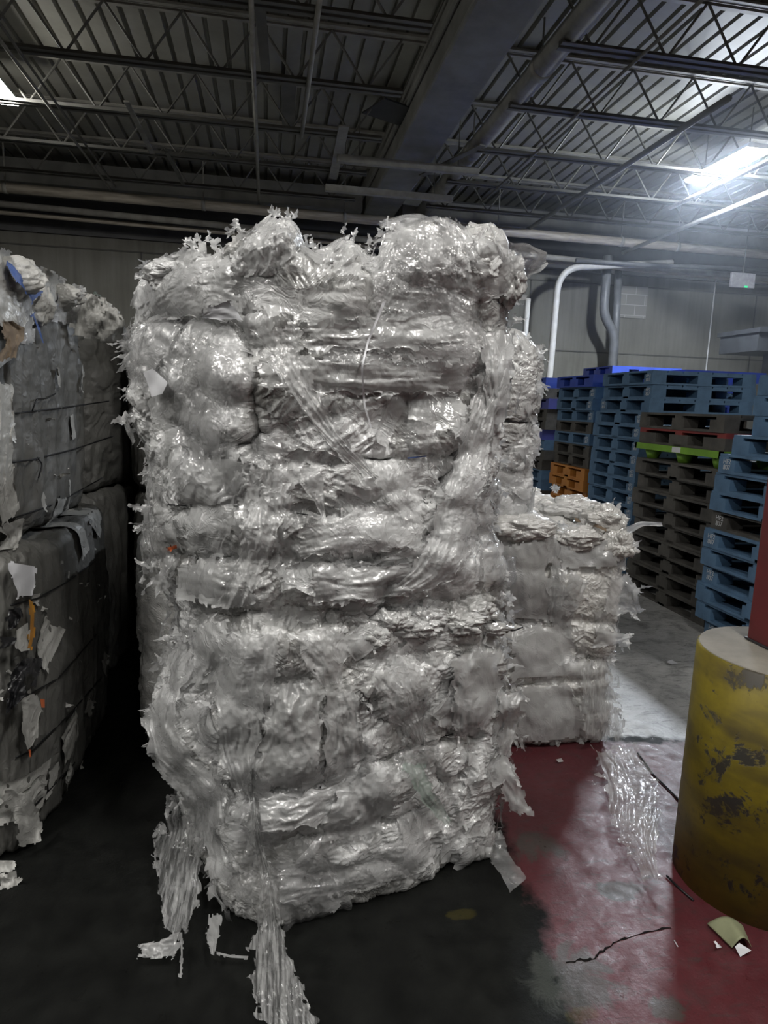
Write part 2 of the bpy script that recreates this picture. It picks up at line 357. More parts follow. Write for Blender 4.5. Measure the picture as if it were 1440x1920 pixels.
w = MB(); w.box((X0, Y0-0.2, 0), (X1, Y0, 5.6)); struct(w.build('wall_front', M['wall']))
# wall panel joints (thin recessed-looking strips), upper band and the block infill patch
j = MB()
for zz in (2.85, 4.15): j.box((X0, Y1-0.012, zz-0.012), (X1, Y1+0.02, zz+0.012))
for xx in (-4.6, -2.15, 0.3, 2.75, 5.0, 9.9, 12.4): j.box((xx-0.012, Y1-0.012, 0), (xx+0.012, Y1+0.02, 4.15))
struct(j.build('trim_1', simple('joint_shadow_gap', (0.09, 0.088, 0.08), 0.9)))
up = MB(); up.box((X0, Y1-0.06, 4.35), (X1, Y1+0.02, ZD)); struct(up.build('trim_2', simple('dark_upper_band', (0.10, 0.10, 0.10), 0.8, (0.07, 0.07, 0.07), 3)))
gi = MB(); gi.box((X0, 11.9, 4.95), (1.6, 12.2, 5.3)); gi.box((2.3, 11.9, 4.9), (X1, 12.2, 5.2))
struct(gi.build('trim_3', M['concrete_beam']))
def block_mat():
    m, nt, out = newmat('concrete_block_infill'); b = N(nt, 'ShaderNodeBsdfPrincipled'); b.inputs['Roughness'].default_value = 0.9
    t = N(nt, 'ShaderNodeTexCoord'); mp = N(nt, 'ShaderNodeMapping'); mp.inputs['Rotation'].default_value = (R(90), 0, 0); L(nt, t.outputs['Object'], mp.inputs[0])
    br = N(nt, 'ShaderNodeTexBrick'); br.inputs['Scale'].default_value = 1.0; br.inputs['Brick Width'].default_value = 0.4; br.inputs['Row Height'].default_value = 0.2
    br.inputs['Mortar Size'].default_value = 0.008; br.inputs['Color1'].default_value = (0.2, 0.195, 0.18, 1); br.inputs['Color2'].default_value = (0.235, 0.23, 0.21, 1); br.inputs['Mortar'].default_value = (0.33, 0.32, 0.3, 1)
    L(nt, mp.outputs[0], br.inputs['Vector']); L(nt, br.outputs['Color'], b.inputs['Base Color']); L(nt, b.outputs[0], out.inputs[0]); return m
a, c = ony(1160, 535, Y1-0.015), ony(1210, 598, Y1-0.015)
bl = MB(); bl.box((a[0], Y1-0.02, c[2]), (c[0], Y1+0.01, a[2])); struct(bl.build('trim_4', block_mat()))

# ribbed roof deck: trapezoidal flutes running away from the camera
def deck():
    p = 0.2; xs = []; x = X0
    while x < X1:
        xs += [(x, ZD), (x+0.148, ZD), (x+0.158, ZD+0.045), (x+0.188, ZD+0.045)]; x += p
    v = []; f = []
    ys = [Y0, Y1+0.2]
    for yy in ys: v += [(a, yy, z) for a, z in xs]
    n = len(xs)
    for k in range(n-1): f.append((k, k+1, n+k+1, n+k))
    b = len(v); v += [(X0, Y0, ZD+.3), (X1, Y0, ZD+.3), (X1, Y1+.2, ZD+.3), (X0, Y1+.2, ZD+.3)]; f.append((b, b+1, b+2, b+3))
    return mesh_obj('ceiling', v, f, M['deck'])
struct(deck())

# open web joists, each its own object
JY = [11.05, 9.8, 8.55, 7.3, 6.05, 4.8, 3.55]
ORD = ['nearest the back wall', 'second from the back wall', 'third from the back wall', 'fourth from the back wall', 'fifth from the back wall', 'sixth from the back wall', 'seventh from the back wall']
def joist(y, xa, xb, side, k):
    t = thing('roof_joist', 'open-web steel roof joist %s of the concrete beam, %s' % (side, ORD[k]), 'joist', ((xa+xb)/2, y, 4.85), 'open-web joists under the ribbed roof deck')
    loc = np.array(t.location)
    c = MB()
    for d in (-0.05, 0.05): c.box((xa, y+d-0.028, ZD-0.05), (xb, y+d+0.028, ZD-0.042)); c.box((xa, y+d*0.5-0.004, ZD-0.055), (xb, y+d*0.5+0.004, ZD))
    c.build('top_chord', M['steel_pale'], t, loc=loc)
    c = MB()
    for d in (-0.045, 0.045): c.box((xa+0.3, y+d-0.026, 4.85), (xb-0.3, y+d+0.026, 4.858)); c.box((xa+0.3, y+d*0.45-0.004, 4.85), (xb-0.3, y+d*0.45+0.004, 4.90))
    c.build('bottom_chord', M['steel_grey'], t, loc=loc)
    c = MB(); st = 0.72; x = xa+0.25
    while x+st < xb:
        c.tube([(x, y, ZD-0.05), (x+st/2, y, 4.87)], 0.0125, 6); c.tube([(x+st/2, y, 4.87), (x+st, y, ZD-0.05)], 0.0125, 6); x += st
    c.build('web_rods', M['steel_grey'], t, loc=loc)
for k, y in enumerate(JY):
    joist(y, X0+0.02, 1.66, 'on the left', k); joist(y, 2.22, X1-0.02, 'on the right', k)

# long precast beam, dusty pipe and conduits running away from the camera
b = MB(); b.box((1.66, Y0+.01, 4.98), (2.22, Y1-0.08, ZD)); b.box((1.60, Y0+.01, 5.20), (1.66, Y1-.08, ZD))
o = b.build('concrete_roof_beam', M['concrete_beam']); bevel(o, 0.03); tag(o, 'long grey precast concrete beam running under the roof deck', 'beam', kind='structure')
def pipe(name, label, cat, pts, r, mat, group=None, n=12, parts=None):
    q = MB(); q.tube(pts, r, n); o = q.build(name, mat, smooth=True); tag(o, label, cat, group); return o
t = thing('overhead_pipe', 'thick dusty wrapped pipe running beside the concrete roof beam', 'pipe', (2.62, 6, 4.98))
q = MB(); q.tube([(2.62, Y0+.02, 4.98), (2.62, Y1-.09, 4.98)], 0.11, 20); q.build('pipe_run', M['pipe_dusty'], t, True, loc=t.location)
for yy in (3.6, 6.7, 8.9, 10.6):
    q = MB(); q.tube([(2.62, yy-.05, 4.98), (2.62, yy+.05, 4.98)], 0.122, 20); q.build('coupling', M['steel_pale'], t, True, loc=t.location)
    q = MB(); q.bar((2.62, yy, 5.09), (2.62, yy, ZD), 0.015, 0.015); q.build('hanger_rod', M['steel_grey'], t, loc=t.location)
def along(px, py, z, ya, yb, name, label, cat, r, mat, grp=None):
    p = onz(px, py, z); return pipe(name, label, cat, [(p[0], ya, z), (p[0], yb, z)], r, mat, grp, 8)
G = 'thin conduits under the roof joists'
along(100, 210, 4.82, 6.2, 11.8, 'roof_conduit', 'thin pale conduit passing right beside the left lamp', 'conduit', 0.017, M['steel_pale'], G)
along(110, 200, 4.80, 6.0, 11.2, 'roof_conduit', 'thin grey conduit right of the one beside the left lamp', 'conduit', 0.014, M['steel_grey'], G)
along(478, 185, 4.82, 5.9, 11.8, 'roof_conduit', 'pale conduit above the left peak of the tall film stack', 'conduit', 0.022, M['steel_pale'], G)
along(582, 130, 4.82, 5.6, 8.6, 'roof_conduit', 'grey conduit between the tall stack and the concrete beam', 'conduit', 0.024, M['steel_pale'], G)
along(1158, 320, 4.78, 6.4, 11.6, 'roof_conduit', 'grey conduit running under the roof left of the right lamp', 'conduit', 0.035, M['steel_grey'], G)
along(1120, 180, 4.82, 5.0, 10.4, 'roof_conduit', 'thin conduit between the dusty pipe and right lamp', 'conduit', 0.016, M['steel_grey'], G)
along(1395, 380, 4.60, 6.0, 11.9, 'roof_conduit', 'pale conduit passing below the right ceiling lamp', 'conduit', 0.035, M['steel_pale'], G)
along(1425, 310, 4.66, 5.6, 9.4, 'roof_conduit', 'cream conduit touching the right side of the right lamp', 'conduit', 0.03, M['pipe_cream'], G)
# strut channels crossing under the beam
def strut(pa, pb, y, label):
    a, c = ony(*pa, y), ony(*pb, y); q = MB(); q.bar(a, c, 0.09, 0.09)
    o = q.build('strut_channel', M['steel_pale']); bevel(o, 0.008); tag(o, label, 'strut', 'strut channels under the beam')
    r_ = MB(); 
    for f in (0.15, 0.85):
        p = a+(c-a)*f; r_.bar((p[0], p[1], p[2]+.04), (p[0], p[1], ZD-0.01 if not 1.6 < p[0] < 2.3 else 4.98), 0.012, 0.012)
    h = r_.build('hanger_rod', M['steel_grey'], o); return o
strut((632, 297), (897, 323), 9.0, 'pale strut channel crossing under the concrete beam, nearer one')
strut((610, 352), (848, 374), 9.9, 'pale strut channel crossing under the concrete beam, farther one')
strut((640, 240), (628, 336), 8.0, 'short pale bracket hanging left of the concrete beam') if False else None
# flat steel plates hung between the joists
def plate(pa, pb, wpx, z, name, label, cat, mat):
    a, c = onz(*pa, z), onz(*pb, z); wid = wpx; q = MB(); q.bar(a, c, wid, 0.02); o = q.build(name, mat); bevel(o, 0.004); tag(o, label, cat); return o
plate((541, 150), (541, 246), 0.16, 5.16, 'cable_tray', 'flat grey cable tray under the roof left of the beam', 'cable tray', M['steel_grey'])
plate((487, 8), (498, 133), 0.10, 5.16, 'cable_tray', 'flat grey cable tray at the top edge of photo', 'cable tray', M['steel_grey'])
plate((237, 190), (286, 288), 0.06, 4.84, 'roof_bracing', 'flat pale bracing strip between two left joists', 'bracing', M['steel_pale'])
plate((312, 284), (344, 346), 0.05, 4.84, 'roof_bracing', 'flat grey bracing strip nearest the back wall at left', 'bracing', M['steel_grey'])
plate((645, 236), (624, 335), 0.12, 4.80, 'roof_bracing', 'short wide pale bracing plate beside the concrete beam', 'bracing', M['steel_pale'])
plate((700, 198), (770, 222), 0.5, 5.2, 'unit_heater', 'dark boxy heater hung beside the concrete beam', 'heater', M['dark_metal'])
plate((790, 330), (905, 272), 0.09, 4.84, 'roof_bracing', 'pale bracing strip right of the dusty pipe', 'bracing', M['steel_grey'])

# pipes along the back wall
def wallpipe(pa, pb, y, r, mat, name, label, hang=()):
    a, c = ony(*pa, y), ony(*pb, y); d = (c-a)/(c[0]-a[0]); a = a+d*(X0+.1-a[0]); c = a+d*(X1-.1-a[0])
    if name == 'sprinkler_main':
        t = thing(name, label, 'pipe', (2, y, 4.7)); q = MB(); q.tube([a, c], r, 16); q.build('pipe_run', mat, t, True, loc=t.location)
        for hx in hang:
            p = a+d*(hx-a[0]); q = MB(); q.bar((p[0], p[1], p[2]), (p[0], p[1], ZD), 0.02, 0.02); q.build('hanger_rod', M['steel_pale'], t, loc=t.location)
            q = MB(); q.tube([p-d*0.03, p+d*0.03], r*1.12, 16); q.build('clamp', M['steel_pale'], t, True, loc=t.location)
        return t
    return pipe(name, label, 'pipe', [a, c], r, mat)
wallpipe((0, 351), (1440, 478), 11.5, 0.075, M['pipe_cream'], 'sprinkler_main', 'long cream pipe along the top of the back wall', (-3.9, -1.0, 1.25, 3.9, 6.2, 7.3))
wallpipe((0, 382), (430, 424), 11.9, 0.05, M['pipe_dusty'], 'wall_pipe', 'grey pipe just below the long cream pipe')
wallpipe((0, 398), (430, 437), 12.1, 0.035, M['pipe_cream'], 'wall_pipe', 'thin cream pipe, lowest on the back wall')
def bentpipe(px, y, r, mat, name, label, rad):
    P = [ony(a, b_, y) for a, b_ in px]; return pipe(name, label, 'pipe', arc(P, 8, rad), r, mat, None, 14)
bentpipe([(1260, 493), (1048, 502), (1032, 690), (990, 1040)], 11.7, 0.06, M['pipe_white'], 'bent_conduit', 'white conduit bending down the back wall beside film stack', 0.45)
bentpipe([(990, 560), (984, 640), (978, 760)], 11.8, 0.05, M['pipe_white'], 'wall_conduit', 'white conduit just right of the film stack top', 0.1)
bentpipe([(1140, 480), (1131, 590), (1153, 628), (1119, 1010)], 12.0, 0.085, M['pipe_grey'], 'drain_pipe', 'grey drain pipe with an offset bend on back wall', 0.25)
bentpipe([(1160, 505), (1150, 700)], 12.25, 0.07, M['pipe_grey'], 'wall_pipe', 'straight grey pipe behind the offset drain pipe', 0.1)
bentpipe([(1080, 488), (1210, 497), (1440, 506)], 11.6, 0.04, M['pipe_grey'], 'wall_pipe', 'thin dark pipe above the pale sign plate', 0.1)
a = ony(1335, 590, 12.4); pipe('hanging_cord', 'thin pale cord hanging in front of the back wall', 'cord', [(a[0], 12.4, 4.34), (a[0], 12.4, 0.4)], 0.014, M['rope'], None, 6)
a = ony(1392, 526, 11.2)
t = thing('exit_sign', 'pale rectangular sign plate with small green lamp', 'sign', a)
q = MB(); q.box((-0.24, -0.03, -0.13), (0.24, 0.03, 0.13)); o = q.build('sign_plate', M['sign_plate'], t); bevel(o, 0.01)
q = MB(); q.box((0.03, -0.04, -0.125), (0.09, -0.031, -0.095)); q.build('green_lamp', M['green_led'], t)
q = MB(); q.bar((0, 0, .13), (0, 0, ZD-a[2]), 0.012, 0.012); q.build('hanger_rod', M['steel_grey'], t)
# dark hood and post at the right edge
a = ony(1400, 622, 9.5); t = thing('dock_hood', 'dark metal hood jutting in at right edge', 'hood', (a[0]+0.75, 9.5, a[2]))
q = MB(); q.v = []; q.add([(-.6, -.1, 0.0), (-.6, .9, 0.0), (.9, .9, 0), (.9, -.1, 0), (-.6, -.1, .07), (-.6, .9, .07), (.9, .9, .27), (.9, -.1, .27)], [(0, 1, 2, 3), (4, 7, 6, 5), (0, 4, 5, 1), (1, 5, 6, 2), (2, 6, 7, 3), (3, 7, 4, 0)])
q.build('hood_top', M['dark_metal'], t); q = MB(); q.box((-.57, -.05, -.28), (.85, .85, 0)); q.build('hood_body', M['dark_metal'], t)
q = MB(); q.box((0.0, 0.2, -a[2]), (0.3, 0.5, -.28)); q.build('support_post', M['pipe_grey'], t)

# ceiling lamps
def lamp(x, y, z, label, lens, L_=1.22, W=0.34):
    t = thing('ceiling_lamp', label, 'lamp', (x, y, z), 'fluorescent ceiling lamps')
    q = MB(); w2, l2 = W/2, L_/2
    q.add([(-w2*.82, -l2, .09), (w2*.82, -l2, .09), (w2*.82, l2, .09), (-w2*.82, l2, .09), (-w2, -l2, .03), (w2, -l2, .03), (w2, l2, .03), (-w2, l2, .03)], [(0, 1, 2, 3), (0, 4, 5, 1), (1, 5, 6, 2), (2, 6, 7, 3), (3, 7, 4, 0)])
    q.build('housing', M['white_metal'], t)
    q = MB(); q.add([(-w2, -l2, .03), (w2, -l2, .03), (w2, l2, .03), (-w2, l2, .03), (-w2*.9, -l2*.985, -.004), (w2*.9, -l2*.985, -.004), (w2*.9, l2*.985, -.004), (-w2*.9, l2*.985, -.004)], [(4, 7, 6, 5), (0, 1, 5, 4), (1, 2, 6, 5), (2, 3, 7, 6), (3, 0, 4, 7)])
    q.build('lens', lens, t)
    for s in (-1, 1):
        q = MB(); q.bar((0, s*l2*.7, .09), (0, s*l2*.7, ZD-z), 0.01, 0.01); q.build('hanger_rod', M['steel_grey'], t)
    return t

# ================================================================== PALLETS
PH = 0.142
def pallet_meshes(W, D, mat, solid=False):
    """part meshes of one block pallet; W along x, D along y, origin at bottom corner near-left"""
    out = []
    q = MB(); n = 7; bw = W/ n
    for k in range(n):
        g = 0.0 if solid else 0.012
        q.box((k*bw+g/2, 0, PH-0.020), ((k+1)*bw-g/2, D, PH))
    s = 0.10
    for y in (0, D/2-s/2, D-s): q.box((0, y, PH-0.042), (W, y+s, PH-0.020))
    out.append(('top_deck', q))
    q = MB()
    for y in (0, D/2-s/2, D-s): q.box((0, y, 0), (W, y+s, 0.020))
    for x in (0, W-s): q.box((x, s, 0), (x+s, D-s, 0.020))
    if solid: q.box((W/2-s/2, s, 0), (W/2+s/2, D-s, 0.02))
    out.append(('bottom_deck', q))
    bx = W*(0.24 if solid else 0.135); by = D*(0.22 if solid else 0.145)
    for x in (0, W/2-bx/2, W-bx):
        for y in (0, D/2-by/2, D-by):
            q = MB(); q.box((x, y, 0.020), (x+bx, y+by, PH-0.042)); out.append(('block', q))
    return out
PROTO = {}
def pallet_proto(key, W, D, mat, solid=False):
    parts = []
    for nm, q in pallet_meshes(W, D, mat, solid):
        o = q.build(nm, mat); parts.append(o.data); bpy.data.objects.remove(o)
    if key.startswith('red'):
        for d_ in parts[1:]: d_.materials[0] = M['p_dark']
    PROTO[key] = ([p for p in parts], ['top_deck', 'bottom_deck']+['block']*9, W, D)
KINDS = [('blue', 'p_blue', 0), ('bright', 'p_blue2', 1), ('violet', 'p_violet', 1), ('dark', 'p_dark', 0), ('orange', 'p_orange', 1), ('red', 'p_red', 1)]
for k, m, sd in KINDS:
    pallet_proto(k+'_x', 1.2, 1.0, M[m], sd)      # long side faces the camera
    pallet_proto(k+'_y', 1.0, 1.2, M[m], sd)      # long side runs away from the camera
WORD = {'blue': 'dull blue pallet', 'bright': 'bright blue pallet', 'violet': 'violet-blue pallet', 'dark': 'dark wooden pallet', 'orange': 'orange plastic pallet', 'red': 'red-topped pallet', 'green': 'green plastic nestable pallet'}
ORDW = ['top', 'second from top', 'third from top', 'fourth from top', 'fifth from top', 'sixth from top', 'seventh from top', 'eighth from top', 'ninth from top', 'tenth from top', 'eleventh from top', 'twelfth from top', 'thirteenth from top', 'fourteenth from top', 'fifteenth from top', 'sixteenth from top', 'seventeenth from top', 'eighteenth from top']
def stencil_mesh(text, size):
    cu = bpy.data.curves.new('stencil', 'FONT'); cu.body = text; cu.size = size; cu.align_x = 'CENTER'; cu.align_y = 'CENTER'; cu.space_line = 0.85; cu.extrude = 0.0006
    o = bpy.data.objects.new('tmp', cu); COL.objects.link(o); dg = bpy.context.evaluated_depsgraph_get(); me = bpy.data.meshes.new_from_object(o.evaluated_get(dg))
    bpy.data.objects.remove(o); me.materials.clear(); me.materials.append(M['stencil']); return me
ST = stencil_mesh('HF2\n807', 0.05)
def add_pallet(key, loc, label, group, st=None, rz=0.0):
    meshes, names, W, D = PROTO[key]
    t = thing('pallet', label, 'pallet', loc, group, rz)
    for me, nm in zip(meshes, names):
        o = bpy.data.objects.new(nm, me); COL.objects.link(o); o.parent = t
    if st is not None:      # white stencilled block on the face that looks left
        for yy, turn in st:
            o = bpy.data.objects.new('stencil', ST); COL.objects.link(o); o.parent = t
            o.location = (-0.0015, yy, 0.066); o.rotation_euler = (R(90), turn, R(-90)); o['label'] = 'white stencilled code'
    return t
def stack(x, y, kinds, axis, where, group, jit=0.02, shifts=None, stl=None, z=0.0):
    n = len(kinds)
    zz = z
    for k, kd in enumerate(kinds):      # listed from the floor up
        dx, dy = random.uniform(-jit, jit), random.uniform(-jit, jit)
        if shifts and k in shifts: dx += shifts[k][0]; dy += shifts[k][1]
        lab = '%s, %s of %s' % (WORD[kd], ORDW[n-1-k], where)
        st = stl(k, kd) if stl else None
        if kd == 'green': green_pallet((x+dx, y+dy, zz), lab, group)
        else: add_pallet(kd+axis, (x+dx, y+dy, zz), lab, group, st, random.uniform(-0.008, 0.008))
        zz += PH
    return zz
def green_pallet(loc, label, group):
    t = thing('pallet', label, 'pallet', loc, group)
    q = MB(); q.box((0, 0, PH-0.03), (1.0, 1.2, PH)); q.box((-.015, -.015, PH-.055), (1.015, 0.012, PH)); q.box((-.015, 1.188, PH-.055), (1.015, 1.215, PH)); q.box((-.015, -.015, PH-.055), (0.012, 1.215, PH)); q.box((.988, -.015, PH-.055), (1.015, 1.215, PH))
    q.build('top_deck', M['p_green'], t)
    for cx_ in (0.1, 0.5, 0.9):
        for cy_ in (0.12, 0.6, 1.08):
            q = MB(); q.lathe([(0.05, 0), (0.085, PH-0.03)], (cx_, cy_, 0), 20); q.build('cup_leg', M['p_green'], t, True)
    q = MB(); q.box((-.0175, .50, PH-.05), (-.0155, .62, PH-.005)); q.build('label_tag', M['paper'], t)
# stack beside the yellow bollard: long side faces left
two = [(1.13, 0), (0.07, 0)]
S = 'the blue stack behind the red post'
stack(3.32, 3.27, ['blue']*5+['blue', 'dark', 'blue', 'blue', 'blue', 'blue', 'blue', 'blue', 'blue'], '_y', S, 'pallets behind the red post', 0.015,
      {0: (.05, -.05), 1: (0, .02), 2: (0, .03), 3: (0, .02), 4: (0, 0), 5: (0, -.02), 6: (0, -.03), 7: (0, -.01), 8: (0, -.02), 9: (0, -.06), 10: (.03, -.14), 11: (.1, -.22), 12: (.1, -.22), 13: (.1, -.22)},
      lambda k, kd: [(1.11, 0)] if k in (0, 3, 5, 6, 9) else None)
# dark stack with red and green pallets on it
stack(3.50, 4.62, ['dark']*9+['green', 'red', 'dark'], '_y', 'the dark stack between two blue stacks', 'pallets of the dark stack', 0.02)
# tall blue stack, two fork openings face left
S = 'the tallest blue stack'
stack(3.85, 6.30, ['blue']*15, '_x', S, 'pallets of the tallest blue stack', 0.012, {12: (-.0, 0), 13: (.02, 0), 14: (.02, 0), **{k: (-.04-.006*(11-k), 0.0) for k in range(12)}},
      lambda k, kd: [(0.07, R(0))] if k != 12 else [(0.93, 0)])
stack(3.88, 7.52, ['orange']*7+['dark', 'dark', 'blue', 'dark', 'blue', 'blue', 'blue', 'bright'], '_x', 'the stack with orange foot', 'pallets of the stack with orange ones', 0.015, {5: (-.06, -.02), 6: (-.06, -.02), 9: (-.02, 0), 14: (-.02, 0)},
      lambda k, kd: [(0.07, 0)] if kd == 'blue' else None)
stack(3.80, 8.72, ['dark', 'blue', 'dark', 'dark', 'blue', 'blue', 'dark', 'dark', 'blue', 'violet', 'dark', 'dark', 'violet', 'dark', 'bright'], '_x', 'the mixed stack beside film bales', 'pallets of the mixed stack', 0.03)
stack(5.15, 8.0, ['blue']*10+['bright', 'blue', 'bright', 'blue', 'bright', 'bright'], '_x', 'the brightly lit rear stack', 'pallets of the brightly lit stack', 0.03, {15: (.25, 0), 13: (.1, 0)})
stack(5.35, 9.9, ['violet']*16+['bright'], '_x', 'the far stack before the back wall', 'pallets of the far stack', 0.03)

# ================================================================== BALES
def interp(tab, x):
    a = np.array(tab, float); return np.interp(x, a[:, 0], a[:, 1])
def boxblur(A, k, wrap=True):
    for _ in range(2):
        B = A.copy()
        for s in range(1, k+1):
            B += np.roll(A, s, 1)+np.roll(A, -s, 1)
        A = B/(2*k+1)
        pad = np.concatenate([A[:1]]*k+[A]+[A[-1:]]*k, 0); cs = np.cumsum(np.concatenate([np.zeros_like(pad[:1]), pad], 0), 0)
        A = (cs[2*k+1:]-cs[:-2*k-1])/(2*k+1)
    return A
def gnormals(G):
    du = np.roll(G, -1, 1)-np.roll(G, 1, 1)
    dv = np.gradient(G, axis=0)
    n = np.cross(du, dv); n /= np.linalg.norm(n, axis=-1, keepdims=True)+1e-9
    return n
class Core:
    """closed skin of a bale: rows run up the sides and then in over the top"""
    def __init__(s, corners_fn, z0, z1, nu, nv, front=0.72, ntop=46, topfn=None, round_=0.05, front_edges=(0, 1)):
        # smoothing weights of a closed 5-gon subdivided and spline-smoothed
        nc = 5; sub = 5
        W = []
        for e in range(nc):
            for j in range(sub):
                w = np.zeros(nc); t = j/sub; w[e] += 1-t; w[(e+1) % nc] += t; W.append(w)
        W = np.array(W)
        for _ in range(2): W = 0.25*np.roll(W, 1, 0)+0.5*W+0.25*np.roll(W, -1, 0)
        m = len(W)
        # u samples, denser on the two visible edges (A-K, K-B)
        lo, hi = -0.6, 2*sub+1.2
        nf = int(nu*front); uu = np.concatenate([np.linspace(lo, hi, nf, endpoint=False), np.linspace(hi, m+lo, nu-nf, endpoint=False)])
        k = np.floor(uu).astype(int); f = uu-k
        B0, B1, B2 = 0.5*(1-f)**2, 0.5+f*(1-f), 0.5*f**2
        Wu = B0[:, None]*W[(k-1) % m]+B1[:, None]*W[k % m]+B2[:, None]*W[(k+1) % m]
        rows = []
        C0 = None
        vs = np.linspace(0, 1, nv)
        for v in vs:
            z = z0+(z1-z0)*v
            c = np.asarray(corners_fn(z), float)
            p = Wu@c
            ctr = p.mean(0)
            ins = 0.0
            h = (z1-z0)
            d = (1-v)*h
            if d < round_: ins = round_-math.sqrt(max(0, round_**2-(round_-d)**2))
            d = v*h
            if d < round_: ins = max(ins, (round_-math.sqrt(max(0, round_**2-(round_-d)**2)))*0.7)
            r = np.linalg.norm(p-ctr, axis=1, keepdims=True); p = ctr+(p-ctr)*(1-ins/r)
            rows.append(np.concatenate([p, np.full((nu, 1), z)], 1))
        last = rows[-1]; ctr = last.mean(0)
        for j in range(1, ntop+1):
            t = (j/ntop)**1.0*0.985; q = ctr+(last-ctr)*(1-t); q[:, 2] = z1; rows.append(q)
        s.G = np.array(rows); s.nv = nv; s.nt = len(rows); s.nu = nu
        if topfn is not None:
            px, py, _ = proj(s.G); hh = topfn(s.G)
            wgt = np.clip((s.G[..., 2]-(z0+0.55*(z1-z0)))/(0.45*(z1-z0)), 0, 1)**1.6
            s.G[..., 2] += hh*wgt
    def push(s, d, N_=None):
        n = gnormals(s.G) if N_ is None else N_
        s.G = s.G+n*d[..., None]
    def finish(s, k=3):
        s.S = boxblur(s.G, k); s.Nn = gnormals(s.S)
        s.px, s.py, s.pz = proj(s.S)
        view = CAMP-s.S; view /= np.linalg.norm(view, axis=-1, keepdims=True)
        s.facing = (s.Nn*view).sum(-1)
        # depth map on a coarse pixel grid
        cs = 6; w, h = 1440//cs+60, 1920//cs+20; s.cs = cs
        dm = np.full((h, w), np.inf)
        ok = s.facing > 0.05
        ix = np.clip((s.px[ok]/cs).astype(int)+30, 0, w-1); iy = np.clip((s.py[ok]/cs).astype(int)+10, 0, h-1)
        np.minimum.at(dm, (iy, ix), s.pz[ok])
        have = np.isfinite(dm); val = np.where(have, dm, 0.0); wt = have.astype(float)
        for _ in range(60):
            if wt.min() > 0: break
            a = val*1.0; b = wt*1.0; sa = np.zeros_like(a); sb = np.zeros_like(b)
            for dx in (-1, 0, 1):
                for dy in (-1, 0, 1):
                    sa += np.roll(np.roll(a*b, dx, 1), dy, 0); sb += np.roll(np.roll(b, dx, 1), dy, 0)
            fill = (wt == 0) & (sb > 0); val[fill] = (sa/np.maximum(sb, 1e-9))[fill]; wt[fill] = 1
        for _ in range(2):
            val = (val+np.roll(val, 1, 0)+np.roll(val, -1, 0)+np.roll(val, 1, 1)+np.roll(val, -1, 1))/5
        s.dm = val
    def depth(s, px, py):
        x = np.clip(np.asarray(px, float)/s.cs+29.5, 0, s.dm.shape[1]-1.01); y = np.clip(np.asarray(py, float)/s.cs+9.5, 0, s.dm.shape[0]-1.01)
        i = x.astype(int); j = y.astype(int); fx = x-i; fy = y-j; D = s.dm
        return (D[j, i]*(1-fx)+D[j, i+1]*fx)*(1-fy)+(D[j+1, i]*(1-fx)+D[j+1, i+1]*fx)*fy
    def surf(s, u, v):
        v = np.clip(v, 0, s.nt-1.01); i = np.floor(u).astype(int); f = (u-i)[..., None]; j = v.astype(int); g = (v-j)[..., None]
        i0 = i % s.nu; i1 = (i+1) % s.nu
        out = []
        for A in (s.S, s.Nn):
            out.append((A[j, i0]*(1-f)+A[j, i1]*f)*(1-g)+(A[j+1, i0]*(1-f)+A[j+1, i1]*f)*g)
        return out
    def mesh(s, name, mat, parent, loc):
        nt, nu = s.nt, s.nu
        a = np.arange(nt-1)[:, None]*nu; b = np.arange(nu)[None]; b2 = (b+1) % nu
        F = np.stack([a+b, a+b2, a+nu+b2, a+nu+b], -1).reshape(-1, 4)
        V = s.G.reshape(-1, 3)
        return mesh_obj(name, V, F, mat, parent, True, loc)

